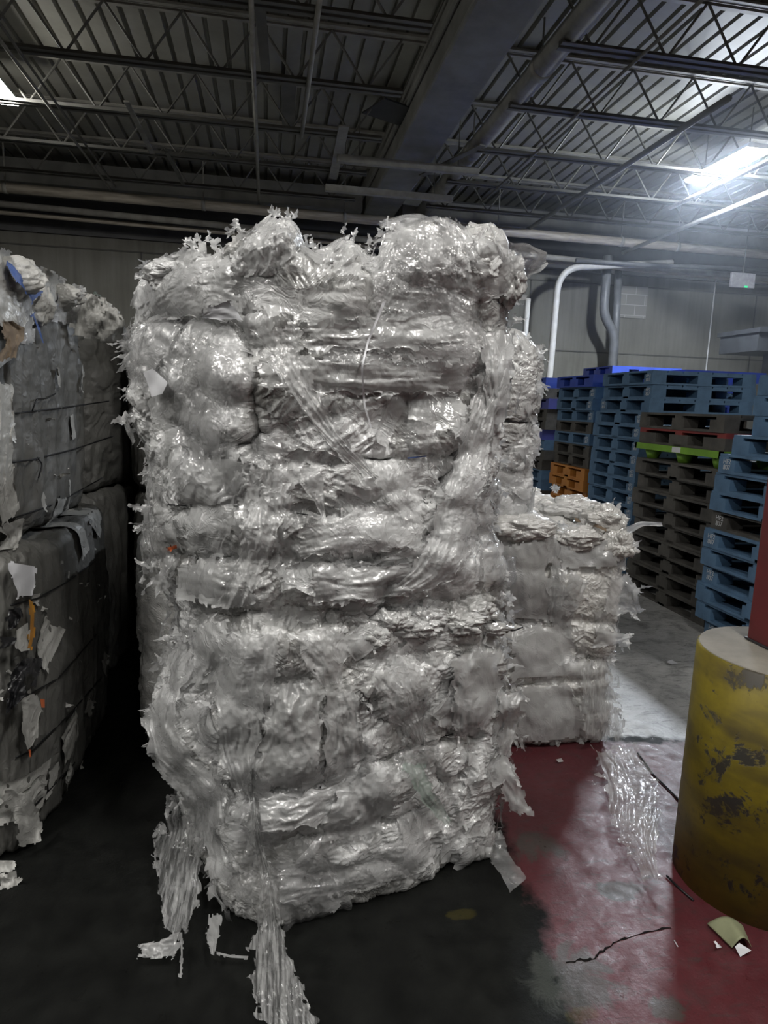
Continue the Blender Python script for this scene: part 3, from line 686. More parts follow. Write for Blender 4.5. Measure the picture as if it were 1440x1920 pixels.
def seg_dist(px, py, line):
    d = np.full(px.shape, 1e9)
    for (x0, y0), (x1, y1) in zip(line[:-1], line[1:]):
        dx, dy = x1-x0, y1-y0; l2 = dx*dx+dy*dy
        t = np.clip(((px-x0)*dx+(py-y0)*dy)/l2, 0, 1)
        d = np.minimum(d, np.hypot(px-x0-t*dx, py-y0-t*dy))
    return d
def pillows(px, py, lst):
    h = np.zeros(px.shape)
    for q in lst:
        x, y, rx, ry, a = q[:5]; rot = R(q[5]) if len(q) > 5 else 0
        dx, dy = px-x, py-y; c, s_ = math.cos(rot), math.sin(rot); e = ((dx*c+dy*s_)/rx)**2+((-dx*s_+dy*c)/ry)**2
        h = np.maximum(h, a*np.sqrt(np.clip(1-e*0.8, 0, 1)))
    return h
def layered(P, n, cells, step, amp, along, across, seed, wf=6.0, wa=0.03):
    """patches of film lying over each other: a height step and a crease direction for every patch"""
    sh = P.shape[:-1]; Q = P.reshape(-1, 3); r_ = np.random.default_rng(int(seed*77)+1)
    Wp = warp(Q, wf, wa, seed)
    pick = r_.choice(len(Q), cells, replace=False); S_ = Q[pick]; n_ = n.reshape(-1, 3)[pick]
    idx = np.empty(len(Q), int); d1 = np.empty(len(Q)); d2 = np.empty(len(Q))
    S32 = S_.astype(np.float32); ss = (S32**2).sum(1)
    for k in range(0, len(Q), 20000):
        q_ = Wp[k:k+20000].astype(np.float32); D = ss[None]-2*q_@S32.T; ii = np.arange(len(q_))
        o_ = D.argmin(1); qq = (q_**2).sum(1); a1 = D[ii, o_]+qq; D[ii, o_] = np.inf; a2 = D.min(1)+qq
        idx[k:k+20000] = o_; d1[k:k+20000] = np.sqrt(np.maximum(a1, 0)); d2[k:k+20000] = np.sqrt(np.maximum(a2, 0))
    e1 = r_.normal(size=(cells, 3)); e1 -= n_*(e1*n_).sum(1, keepdims=True); e1 /= np.linalg.norm(e1, axis=1, keepdims=True)
    e2 = np.cross(n_, e1)
    X = (Wp*e1[idx]).sum(1); Y = (Wp*e2[idx]).sum(1); o = r_.uniform(-50, 50, cells)[idx]
    q = np.stack([X*along, Y*across, o], 1)
    f = (1-np.sqrt(np.abs(perlin(q))+1e-6)*1.25)*0.8+ridged(np.stack([X*along*1.7, Y*across*2.3, o+7], 1))*0.35
    st = r_.uniform(-1, 1, cells)[idx]; am = r_.uniform(0.25, 1.25, cells)[idx]
    e = np.clip((d2-d1)/0.02, 0, 1)
    h = step*st*e**0.5+amp*am*(f-0.25)
    return h.reshape(sh)
def crumple(c, amp=1.0, big=0.03, mid=0.022, small=0.010, tiny=0.0035, stretch=(1, 1, 1), seed=0.0, side=None, cells=1.0):
    P = c.G*np.array(stretch)+seed
    W1 = warp(P, 2.5, 0.10, seed)
    c.push(amp*(big*perlin(W1*2.6)+0.6*mid*(billow(W1*5.5)-0.35)))
    n = gnormals(boxblur(c.G, 2))
    iso = stretch == (1, 1, 1)
    if iso:
        d = layered(c.G, n, int(130*cells), 0.5*mid, 1.1*small, 3.0, 24.0, seed, 5.0, 0.04)
        d += layered(c.G, n, int(700*cells), 0.28*small, 0.65*small, 7.0, 60.0, seed+3, 9.0, 0.02)
        W2 = warp(P, 7, 0.035, seed); d += 0.45*small*(ridged(W2*13+3)-0.3)
    else:
        W2 = warp(P, 7, 0.035, seed); d = small*(ridged(W2*11+3)-0.3)+0.7*small*(billow(W2*17+7)-0.4)
    W3 = warp(P, 19, 0.012, seed)
    d += tiny*0.8*(ridged(W3*33+5)-0.3)+tiny*0.5*(ridged(W3*61+9)-.3)
    c.push(amp*d, n)

def join(meshes):
    V = []; F = []; b = 0
    for v, f in meshes:
        V.append(v); F.append(f+b); b += len(v)
    return np.concatenate(V), np.concatenate(F)
def gridfaces(n, m, keep=None):
    i = np.arange(n-1)[:, None]*m; j = np.arange(m-1)[None]
    F = np.stack([i+j, i+j+1, i+m+j+1, i+m+j], -1).reshape(-1, 4)
    if keep is not None:
        k = keep.reshape(-1); F = F[k[F].all(1)]
    return F
def conform_sheet(c, iu, iv, a, b, ang, off=0.012, pleat=0.008, rag=0.25, lift=0.03, res=0.0065, seed=0.0):
    """a torn piece of film lying over the bale skin"""
    n = max(6, int(2*a/res)); m = max(6, int(2*b/res)); n = min(n, 70); m = min(m, 70)
    s, t = np.meshgrid(np.linspace(-a, a, n), np.linspace(-b, b, m), indexing='ij')
    ca, sa = math.cos(ang), math.sin(ang)
    x, y = s*ca-t*sa, s*sa+t*ca
    i0 = int(iu) % c.nu; j0 = int(min(max(iv, 1), c.nt-2))
    lu = np.linalg.norm(c.S[j0, (i0+2) % c.nu]-c.S[j0, (i0-2) % c.nu])/4+1e-5
    lv = np.linalg.norm(c.S[j0+1, i0]-c.S[j0-1, i0])/2+1e-5
    U = i0+x/lu; V = j0+y/lv
    P, Nn = c.surf(U, V)
    q = np.stack([s*3, t*26, np.full_like(s, seed)], -1)           # pleats run along s
    q2 = np.stack([s*20, t*20, np.full_like(s, seed+9.1)], -1)
    e = np.minimum(1-np.abs(s)/a, 1-np.abs(t)/b)
    nn = perlin(np.stack([s*22, t*22, np.full_like(s, seed+3)], -1))*0.5+perlin(np.stack([s*60, t*60, np.full_like(s, seed+5)], -1))*0.3
    keep = e+nn*rag > 0.06
    edge = np.clip(1-e*3.0, 0, 1)
    h = off+pleat*(ridged(q+1)*0.8)+0.5*pleat*(ridged(q2)-0.2)+lift*edge**2*(0.35+perlin(np.stack([s*6, t*6, np.full_like(s, seed+7)], -1)))
    P = P+Nn*np.maximum(h, 0.002)[..., None]
    P[..., 2] -= (np.clip(h, 0, None)**1)*0.25*edge
    return P.reshape(-1, 3), gridfaces(n, m, keep)
def shred(p, d, nrm, Ln, w, seed, grav=0.6, res=0.006, frill=1.0):
    """narrow torn strip of film sticking out of a bale"""
    n = max(6, int(Ln/res)); n = min(n, 40); m = 5 if w > 0.008 else 3
    d = d/np.linalg.norm(d); P = []; q = p.copy(); step = Ln/n
    side = np.cross(d, nrm); side /= np.linalg.norm(side)+1e-9
    r_ = np.random.default_rng(int(seed*1000) % 2**31)
    ph = r_.uniform(0, 9); tw = r_.normal()*1.6
    for k in range(n):
        t = k/(n-1)
        ww = w*(1-0.75*t**1.4)*(0.75+0.5*math.sin(ph+t*9*frill)**2)
        ang = tw*t; up = np.cross(side, d); sd = side*math.cos(ang)+up*math.sin(ang)
        for j in range(m):
            s_ = j/(m-1)*2-1
            P.append(q+sd*(ww*s_*(1+0.25*r_.normal()))+up*(0.35*ww*abs(s_)*math.sin(ph+t*11+j))+r_.normal(size=3)*0.0012)
        d = d+np.array([0, 0, -grav*step*7])+r_.normal(size=3)*0.16; d /= np.linalg.norm(d)
        side = side-d*(side@d); side /= np.linalg.norm(side)+1e-9
        q = q+d*step
    return np.array(P), gridfaces(n, m)
def px_sheet(c, left, right, off=(0.015, 0.02), pleats=5, pamp=0.010, n=None, m=None, rag=0.3, seed=0.0, depthfn=None, curl=0.008, holes=0.0, smooth=True, ends=6.0):
    """film lying along the face between two edge lines"""
    def dense(l, k):
        l = np.array(l, float); d = np.concatenate([[0], np.cumsum(np.hypot(*(np.diff(l, axis=0).T)))]); t = np.linspace(0, d[-1], k)
        x, y = np.interp(t, d, l[:, 0]), np.interp(t, d, l[:, 1])
        if smooth and k > 12:
            for _ in range(max(1, k//10)):
                x[1:-1] = 0.25*x[:-2]+0.5*x[1:-1]+0.25*x[2:]; y[1:-1] = 0.25*y[:-2]+0.5*y[1:-1]+0.25*y[2:]
        return np.stack([x, y], -1)
    ln = np.hypot(*(np.diff(np.array(left, float), axis=0).T)).sum(); wd = max(np.hypot(a[0]-b[0], a[1]-b[1]) for a, b in zip(left, right))
    n = n or int(min(180, max(12, ln/3.2))); m = m or int(min(110, max(5, wd/3.0)))
    A, B = dense(left, n), dense(right, n)
    s = np.linspace(0, 1, m)[None, :]; t = np.linspace(0, 1, n)[:, None]
    X = A[:, None, 0]*(1-s)+B[:, None, 0]*s; Y = A[:, None, 1]*(1-s)+B[:, None, 1]*s
    sd = np.full_like(X, seed)
    jit = np.stack([perlin(np.stack([X*0.035, Y*0.035, sd], -1)), perlin(np.stack([X*0.035, Y*0.035, sd+5], -1))], -1)
    e = np.minimum(np.minimum(s, 1-s)*2*np.ones_like(X), 1.0); e2 = np.minimum(t*6, (1-t)*ends)*np.ones_like(X)
    ed = (1-np.clip(e*3, 0, 1))
    if rag == 0: ed = ed*0; curl = 0
    X = X+jit[..., 0]*14*ed*min(1, wd/60); Y = Y+jit[..., 1]*14*ed*min(1, wd/60)
    D = c.depth(X, Y) if depthfn is None else depthfn(X, Y)
    o = np.interp(t, np.linspace(0, 1, len(off)), off)*np.ones_like(X)
    drift = 0.8*perlin(np.stack([t*2.2*np.ones_like(X), s*1.6*np.ones_like(X), sd+2], -1))+0.3*perlin(np.stack([t*6*np.ones_like(X), s*4*np.ones_like(X), sd+2], -1))
    pl = ridged(np.stack([(s+drift*0.3)*pleats, t*1.6*np.ones_like(X), sd], -1))*(0.6+0.8*perlin(np.stack([t*3+0*X, s*3+0*X, sd+31], -1)))+0.3*ridged(np.stack([(s+drift*0.2)*pleats*3.1, t*2.6*np.ones_like(X), sd+13], -1))
    wr = ridged(np.stack([X*0.05, Y*0.05, sd+4], -1))*0.5+ridged(np.stack([X*0.11, Y*0.11, sd+8], -1))*0.3
    o = o+pamp*pl+0.5*pamp*wr+curl*ed**2
    if depthfn is None: o = np.maximum(o, 0.004)
    P = CAMP+ray(X, Y)*(D-o)[..., None]
    nn = perlin(np.stack([X*0.06, Y*0.06, sd+11], -1))*0.6+perlin(np.stack([X*0.16, Y*0.16, sd+12], -1))*0.4
    keep = np.minimum(e, e2)+nn*rag*2.2 > 0.02
    if holes: keep &= (perlin(np.stack([X*0.045, Y*0.045, sd+21], -1)) < holes)
    return P.reshape(-1, 3), gridfaces(n, m, keep)
def px_lump(c, x, y, rx, ry, depth_off, seed, mat=None, n=56, amp=0.25, rot=0.0, flat=0.6):
    """crumpled wad of film"""
    th = np.linspace(0, 2*math.pi, n*2, endpoint=False)[None, :]; ph = np.linspace(0.02, math.pi-0.02, n)[:, None]
    S = np.stack([np.sin(ph)*np.cos(th), np.sin(ph)*np.sin(th), np.cos(ph)*np.ones_like(th)], -1)
    W1 = warp(S, 1.5, 0.3, seed)
    r = 1+amp*(1.3*perlin(W1*1.4+seed)+0.5*(billow(W1*2.6+seed)-.4))
    S = S*r[..., None]; k_ = 2.2/max(rx, ry)
    if n > 30:
        S = S*(1+layered(S, S/np.linalg.norm(S, axis=-1, keepdims=True), 26, 0.07, 0.10, 0.9, 7.0, seed+1, 1.6, 0.15)+layered(S, S/np.linalg.norm(S, axis=-1, keepdims=True), 120, 0.03, 0.05, 2.0, 17.0, seed+2, 3, 0.08))[..., None]
    else: S = S*(1+0.5*amp*ridged(W1*4+seed)+0.25*amp*ridged(W1*9+seed))[..., None]
    d = float(c.depth(x, y))-depth_off; k = d/FOC
    c_, s_ = math.cos(rot), math.sin(rot)
    ax = S[..., 0]*rx*c_-S[..., 1]*ry*s_; ay = S[..., 0]*rx*s_+S[..., 1]*ry*c_
    P = CAMP+ray(x, y)*d+RGT*(ax*k)[..., None]+DWN*(ay*k)[..., None]+FWD*(S[..., 2]*flat*(rx+ry)/2*k)[..., None]
    nn, mm = n, n*2
    i = np.arange(nn-1)[:, None]*mm; j = np.arange(mm)[None]; j2 = (j+1) % mm
    F = np.stack([i+j, i+j2, i+mm+j2, i+mm+j], -1).reshape(-1, 4)
    return P.reshape(-1, 3), F
def scatter(c, count, shreds, rs, size=(0.03, 0.11), wl=(0.02, 0.09), facing_min=-0.35, vmax=None, off=0.006, lift=0.03, pleat=0.006, edge_bias=0.0):
    """loose pieces all over a bale skin"""
    sheets, shr = [], []
    cand = np.argwhere(c.facing[:vmax] > facing_min) if vmax else np.argwhere(c.facing > facing_min)
    for k in range(count):
        j, i = cand[rs.integers(len(cand))]
        a = rs.uniform(*size)*rs.choice([0.6, 1, 1.5]); b = a*rs.uniform(0.25, 0.9)
        sheets.append(conform_sheet(c, i, j, a, b, rs.uniform(0, math.pi), off*rs.uniform(0.6, 2.2), pleat*rs.uniform(0.5, 1.5), rs.uniform(0.15, 0.6), lift*rs.uniform(0.3, 1.6), seed=rs.uniform(0, 99)))
    for k in range(shreds):
        if rs.random() < edge_bias:
            c2 = np.argwhere(np.abs(c.facing[:vmax] if vmax else c.facing) < 0.3); j, i = c2[rs.integers(len(c2))]
        else: j, i = cand[rs.integers(len(cand))]
        nrm = c.Nn[j, i]; tang = rs.normal(size=3); tang -= nrm*(tang@nrm)
        d = nrm*rs.uniform(0.4, 1.3)+tang*0.7+np.array([0, 0, rs.uniform(-0.5, 0.4)])
        shr.append(shred(c.S[j, i]-nrm*0.01, d, nrm, rs.uniform(*wl)*(1.6 if rs.random() < 0.12 else 1), rs.uniform(0.003, 0.014), rs.uniform(0, 999)))
    return sheets, shr
def put(name, geo, mat, parent, label=None, kind=None, loc=(0, 0, 0)):
    v, f = geo if isinstance(geo, tuple) else join(geo)
    o = mesh_obj(name, v, f, mat, parent, True, loc)
    if label: o['label'] = label
    if kind: o['kind'] = kind
    return o
def face_wire(c, line, name, parent, loc, r=0.0022, off=0.006, n=60, mat=None):
    l = np.array(line, float); d = np.concatenate([[0], np.cumsum(np.hypot(*(np.diff(l, axis=0).T)))]); t = np.linspace(0, d[-1], n)
    x, y = np.interp(t, d, l[:, 0]), np.interp(t, d, l[:, 1]); D = c.depth(x, y)
    P = CAMP+ray(x, y)*(D-off)[:, None]
    q = MB(); q.tube([Vector(p) for p in P], r, 6); return q.build(name, mat or M['wire'], parent, True, loc=loc)

# ---------------------------------------------------------------- the tall stack in the middle
LEFT = [(380, 285), (430, 270), (480, 262), (520, 252), (560, 250), (600, 252), (640, 240), (700, 240), (760, 240), (790, 250), (830, 275), (900, 285), (950, 285), (1000, 282), (1050, 292), (1100, 312), (1140, 335), (1180, 338), (1210, 322), (1250, 312), (1300, 295), (1340, 290), (1400, 296), (1450, 318), (1490, 340), (1550, 350), (1620, 352), (1680, 372), (1740, 420)]
RIGHT = [(380, 985), (450, 985), (500, 985), (560, 980), (600, 970), (650, 955), (700, 950), (800, 940), (900, 925), (950, 925), (1000, 930), (1060, 942), (1100, 950), (1150, 952), (1200, 942), (1300, 940), (1400, 945), (1450, 940), (1500, 930), (1560, 925), (1600, 920), (1740, 870)]
def main_corners(z):
    K0 = np.array([0.02, 1.95]); py = proj([K0[0], K0[1], z])[1]
    lx = interp(LEFT, proj([-0.35, 2.35, z])[1]); rx = interp(RIGHT, proj([0.85, 2.2, z])[1])
    def at(px, y):
        # x on the plane Y=y whose image column is px at height z
        a, b = -3.0, 4.0
        for _ in range(40):
            m_ = (a+b)/2
            if proj([m_, y, z])[0] < px: a = m_
            else: b = m_
        return (a+b)/2
    ax = at(lx-14, 2.40); bx = at(rx+26, 2.24); kx = at(500, 1.94)
    bul = 0.02*math.sin(math.pi*min(1, max(0, z/1.08)))+0.02*math.sin(math.pi*min(1, max(0, (z-1.08)/1.05)))
    return [(ax, 2.40), (kx-0.02, 1.915-bul), (bx, 2.20-bul*0.5), (bx-0.06, 2.92), (ax+0.12, 2.95)]
TOPU_OFF = 30
TOPU = [(240, 492), (260, 485), (300, 474), (340, 462), (400, 450), (430, 432), (470, 424), (505, 404), (545, 402), (562, 440), (585, 468), (620, 452), (655, 442), (690, 468), (715, 455), (728, 424), (760, 420), (830, 420), (870, 428), (915, 425), (935, 450), (990, 452), (1030, 480)]
def top_main(G):
    px, py, pz = proj(G)
    ty = interp(TOPU, px)+TOPU_OFF
    # height that puts the rim of the top on that image row at the depth of the point
    base = 2.02
    P = np.stack([G[..., 0], G[..., 1], np.full(G.shape[:-1], base)], -1); y0 = proj(P)[1]
    fade = np.clip(1-(G[..., 1]-2.1)/0.9, 0.15, 1)
    h = (y0-ty)*pz/FOC*fade
    return np.clip(h, -0.15, 0.30)
UP_P = [(350, 690, 70, 80, .05), (400, 700, 70, 90, .06), (430, 795, 70, 45, .05), (300, 760, 50, 60, .04), (330, 830, 60, 35, .04), (470, 540, 70, 40, .03), (380, 540, 90, 55, .05, -15),
        (600, 690, 130, 90, .035), (600, 610, 140, 30, .035), (760, 560, 120, 60, .05), (850, 480, 110, 80, .07), (500, 440, 60, 45, .06), (800, 650, 90, 60, .05), (700, 700, 160, 36, .045, 4), (820, 800, 66, 45, .055),
        (720, 790, 80, 40, .03), (600, 830, 80, 42, .05), (420, 860, 85, 40, .055), (385, 910, 60, 45, .045), (510, 910, 70, 70, .05), (450, 990, 100, 50, .045), (590, 930, 40, 55, .03), (670, 890, 60, 40, .035), (750, 985, 60, 55, .06), (640, 1000, 120, 40, .055, -8),
        (660, 1095, 130, 38, .055), (420, 1095, 100, 42, .05), (750, 1075, 50, 45, .05), (860, 960, 36, 150, .08, 12), (830, 1070, 60, 60, .05, 30), (930, 700, 38, 120, .05), (900, 830, 35, 80, .05, 10), (300, 930, 40, 60, .03), (320, 1040, 40, 60, .035), (920, 1060, 40, 60, .04), (920, 950, 30, 60, .03)]
LO_P = [(400, 1190, 70, 50, .05), (470, 1210, 70, 60, .055), (590, 1225, 60, 50, .05), (720, 1190, 90, 34, .04), (840, 1180, 80, 36, .05), (900, 1150, 50, 30, .045), (350, 1260, 50, 40, .05), (330, 1340, 44, 80, .05), (460, 1370, 62, 115, .055), (560, 1370, 62, 110, .05), (640, 1350, 44, 90, .045), (720, 1290, 70, 60, .05, -30),
        (700, 1370, 50, 60, .035), (815, 1310, 36, 100, .055, 8), (890, 1290, 52, 95, .06), (850, 1370, 50, 26, .04), (840, 1420, 44, 30, .05), (690, 1450, 80, 45, .04, 10), (550, 1515, 80, 46, .05), (640, 1505, 46, 60, .04), (760, 1575, 44, 46, .055), (830, 1540, 46, 50, .045), (900, 1500, 34, 90, .05), (620, 1600, 130, 30, .045, -6), (720, 1630, 120, 36, .045, -12), (520, 1660, 120, 45, .05), (420, 1600, 50, 70, .03), (880, 1600, 60, 40, .04), (620, 1690, 130, 24, .035, -8)]
UP_G = [([(470, 735), (600, 742), (700, 738), (890, 728)], .022, 9), ([(455, 586), (560, 590), (660, 588)], .018, 6), ([(470, 650), (640, 655), (830, 668)], .016, 7), ([(520, 858), (640, 872), (760, 862), (880, 852)], .035, 8), ([(320, 948), (440, 952), (560, 962), (700, 972), (800, 935)], .03, 7),
        ([(290, 1042), (440, 1046), (560, 1056), (700, 1060), (790, 1040)], .032, 8), ([(905, 640), (892, 740), (856, 850), (818, 950), (796, 1020), (700, 1128)], .05, 8), ([(465, 625), (474, 720), (486, 850)], .04, 9), ([(290, 600), (380, 610), (455, 622)], .045, 9), ([(300, 1148), (480, 1150), (620, 1158), (700, 1148), (800, 1128), (950, 1142)], .045, 11), ([(340, 800), (430, 840), (500, 820)], .03, 8), ([(690, 460), (720, 520), (880, 560)], .02, 10), ([(560, 470), (640, 500), (720, 490)], .05, 16)]
LO_G = [([(300, 1150), (480, 1152), (620, 1160), (700, 1150), (800, 1132), (950, 1144)], .045, 11), ([(470, 1487), (590, 1474), (650, 1446), (720, 1424), (790, 1396), (860, 1380), (900, 1385)], .045, 7), ([(405, 1250), (400, 1330), (410, 1430), (440, 1500)], .04, 8), ([(598, 1300), (604, 1400), (596, 1470)], .022, 5), ([(520, 1270), (500, 1380), (470, 1480)], .02, 5), ([(670, 1290), (700, 1340), (790, 1395)], .028, 5), ([(780, 1290), (780, 1350), (790, 1395)], .03, 5), ([(838, 1260), (842, 1340), (846, 1385)], .03, 6), ([(560, 1570), (640, 1560), (740, 1530), (800, 1500)], .04, 9), ([(580, 1640), (700, 1600), (760, 1620)], .025, 7), ([(610, 1470), (600, 1540)], .03, 7), ([(900, 1385), (880, 1440), (870, 1560)], .025, 6), ([(790, 1400), (830, 1470), (850, 1540)], .02, 6), ([(300, 1290), (350, 1290), (400, 1262)], .025, 7)]
def main_bale(name, label, z0, z1, nv, pil, gro, topfn, seed, ntop=46):
    t = thing(name, label, 'bale', (0.2, 2.5, z0), 'white film bales of the middle stack')
    c = Core(main_corners, z0, z1, 560, nv, 0.76, ntop, topfn, 0.045)
    px, py, _ = proj(c.G); n = gnormals(c.G)
    wob = 6*perlin(np.stack([px*0.02, py*0.02, px*0+seed], -1)); wob2 = 6*perlin(np.stack([px*0.02, py*0.02, px*0+seed+5], -1))
    vw = CAMP-c.G; vw /= np.linalg.norm(vw, axis=-1, keepdims=True); fr = np.clip((n*vw).sum(-1)*3, 0, 1)
    h = pillows(px+wob, py+wob2, pil)*fr*0.62*(0.8+0.8*perlin(np.stack([px*0.012, py*0.012, px*0+seed+9], -1)))
    gm = np.clip(0.55+1.1*perlin(np.stack([px*0.016, py*0.016, px*0+seed+13], -1)), 0.05, 1.25)
    for l, dp, w in gro: h -= dp*1.15*gm*np.exp(-(seg_dist(px+2*wob, py+2*wob2, l)/w)**2)*fr
    c.push(h, n)
    c.G[..., 2] = np.maximum(c.G[..., 2], 0.004)
    # pleated panels in the lower bale
    if z0 < 0.5:
        for (x, y, rx, ry, fx, fy, am) in ((560, 1370, 170, 120, .11, .012, .007), (740, 1290, 70, 80, .10, .035, .008), (450, 1230, 70, 100, .10, .012, .006)):
            g = np.exp(-((px-x)/rx)**4-((py-y)/ry)**4); c.push(am*g*fr*ridged(np.stack([px*fx+py*(-0.02 if fy < .02 else .05), py*fy, px*0+seed], -1)))
    crumple(c, 0.95, 0.026, 0.028, 0.013, 0.0036, seed=seed)
    c.G[..., 2] = np.maximum(c.G[..., 2], 0.004)
    c.finish(3)
    c.mesh('packed_film', M['film_core'], t, t.location)
    return t, c
rs = np.random.default_rng(3)
tU, cU = main_bale('film_bale', 'white plastic film bale, upper one of the tall middle stack', 1.075, 2.02, 330, UP_P, UP_G, top_main, 2.0)
tL, cL = main_bale('film_bale', 'white plastic film bale on the floor, lower one of the tall middle stack', 0.0, 1.10, 370, LO_P, LO_G, None, 31.0)
for t, c, nn in ((tU, cU, 0), (tL, cL, 1)):
    lc = t.location
    she, shr = scatter(c, 70, 300, rs, (0.025, 0.10), (0.015, 0.075), edge_bias=0.6, vmax=c.nv+12)
    put('loose_film', she, M['film_sheet'], t, kind='stuff', loc=lc)
    she, _ = scatter(c, 38, 0, rs, (0.05, 0.13), vmax=c.nv-10, off=0.014, lift=0.03, pleat=0.014)
    put('film_veils', she, M['film_veil'], t, kind='stuff', loc=lc)
    put('torn_fringe', shr, M['film_shred'], t, kind='stuff', loc=lc)

def sheet(t, c, name, left, right, mat='film_sheet', label=None, **kw):
    return put(name, px_sheet(c, left, right, **kw), M[mat], t, label, None, t.location)
# upper bale: the pieces one can single out
sheet(tU, cU, 'film_flap', [(262, 590), (268, 530), (330, 490), (430, 470)], [(285, 604), (380, 592), (430, 600), (462, 600)], off=(0.03, 0.06), pleats=4, pamp=0.014, seed=1.0, label='folded clear bag flap at the upper left corner')
sheet(tU, cU, 'film_flap', [(380, 590), (400, 575), (430, 560)], [(372, 600), (425, 600), (462, 612)], 'paper', off=(0.065, 0.07), pleats=2, pamp=0.006, seed=4.0, label='white printed bag edge')
sheet(tU, cU, 'film_strip', [(466, 615), (505, 690), (560, 770), (612, 838), (690, 902)], [(560, 600), (575, 670), (600, 740), (640, 810), (712, 896)], off=(0.04, 0.07, 0.06), pleats=4, pamp=0.018, seed=7.0, label='long twisted film strip slanting down the face')
sheet(tU, cU, 'film_drape', [(470, 520), (560, 535), (680, 540)], [(480, 590), (570, 600), (700, 600)], off=(0.02, 0.025), pleats=2.5, pamp=0.006, seed=11)
sheet(tU, cU, 'film_drape', [(560, 560), (700, 590), (880, 560)], [(575, 660), (700, 668), (880, 690)], off=(0.03, 0.03), pleats=3, pamp=0.006, seed=12)
sheet(tU, cU, 'film_drape', [(600, 640), (720, 660), (890, 640)], [(610, 735), (740, 748), (895, 735)], 'film_veil', off=(0.035, 0.04), pleats=2.5, pamp=0.007, seed=13)
sheet(tU, cU, 'film_drape', [(690, 470), (790, 500), (900, 520)], [(700, 580), (800, 610), (900, 650)], 'film_veil', off=(0.03, 0.04), pleats=4, pamp=0.010, seed=14)
sheet(tU, cU, 'white_strap', [(716, 562), (686, 640), (675, 690), (680, 760), (694, 806)], [(728, 562), (694, 640), (682, 690), (687, 760), (700, 806)], 'paper', off=(0.09, 0.10, 0.07), pleats=1, pamp=0.003, rag=0.0, m=5, seed=15, label='narrow white plastic strap')
sheet(tU, cU, 'film_roll', [(896, 690), (880, 760), (852, 850), (818, 950), (800, 1010), (770, 1060), (700, 1122)], [(965, 690), (940, 770), (915, 870), (900, 950), (890, 1040), (850, 1090), (770, 1124)], off=(0.03, 0.05, 0.05, 0.03), pleats=5, pamp=0.018, seed=16, label='long rolled film hanging down the right side')
sheet(tU, cU, 'film_drape', [(462, 870), (456, 960), (442, 1050), (400, 1140)], [(545, 870), (540, 960), (512, 1040), (470, 1146)], off=(0.03, 0.07, 0.06), pleats=6, pamp=0.02, seed=17, label='vertical veil of film at mid height')
sheet(tU, cU, 'film_tip', [(546, 880), (576, 930), (608, 972)], [(602, 872), (611, 930), (612, 973)], off=(0.02, 0.05), pleats=2, pamp=0.008, rag=.03, seed=18, label='pointed hanging film tip')
sheet(tU, cU, 'film_drape', [(690, 870), (716, 930), (748, 978)], [(770, 868), (790, 930), (802, 978)], off=(0.02, 0.04), pleats=4, pamp=0.012, seed=19)
sheet(tU, cU, 'film_drape', [(560, 985), (680, 945), (790, 935)], [(560, 1050), (690, 1040), (800, 1030)], off=(0.03, 0.03), pleats=3, pamp=0.010, seed=20)
sheet(tU, cU, 'film_drape', [(590, 1060), (700, 1058), (800, 1060)], [(570, 1140), (700, 1130), (800, 1112)], off=(0.03, 0.03), pleats=4, pamp=0.010, seed=21)
sheet(tU, cU, 'film_drape', [(330, 870), (345, 950), (340, 1040)], [(452, 880), (450, 950), (420, 1040)], off=(0.025, 0.025), pleats=5, pamp=0.010, seed=22)
sheet(tU, cU, 'film_drape', [(330, 640), (345, 700), (350, 800)], [(465, 640), (470, 720), (470, 820)], 'film_veil', off=(0.03, 0.04), pleats=6, pamp=0.012, seed=23)
# wads that make the two peaks on top
for (x, y, rx, ry, do, sd_) in ((480, 478, 56, 36, -0.02, 3.0), (530, 456, 24, 34, 0.0, 4.0), (795, 474, 72, 46, -0.03, 5.0), (880, 488, 56, 46, -0.02, 6.0), (330, 516, 60, 28, -0.02, 7.0), (640, 486, 50, 20, -0.12, 8.0), (955, 520, 28, 50, -0.02, 9.0)):
    put('film_wad', px_lump(cU, x, y, rx, ry, do, sd_), M['film_core'], tU, loc=tU.location)
for k, (l_, r_, pl_) in enumerate((([(480, 660), (640, 672), (830, 690)], [(486, 730), (640, 738), (850, 742)], 1.7), ([(340, 860), (340, 910), (330, 944)], [(460, 856), (470, 910), (455, 950)], 5), ([(560, 610), (700, 600), (860, 580)], [(570, 652), (700, 660), (880, 640)], 1.3), ([(430, 880), (440, 940), (450, 1040)], [(560, 880), (550, 950), (520, 1042)], 6),
        ([(580, 1062), (680, 1062), (770, 1050)], [(590, 1138), (690, 1132), (780, 1112)], 3), ([(330, 1050), (400, 1052), (470, 1052)], [(330, 1130), (400, 1142), (480, 1140)], 4), ([(900, 620), (904, 700), (905, 790)], [(968, 620), (966, 700), (950, 800)], 4))):
    sheet(tU, cU, 'film_panel', l_, r_, 'film_panel', off=(0.03, 0.04, 0.03), pleats=pl_, pamp=0.014, rag=.2, seed=140+k*2.7)
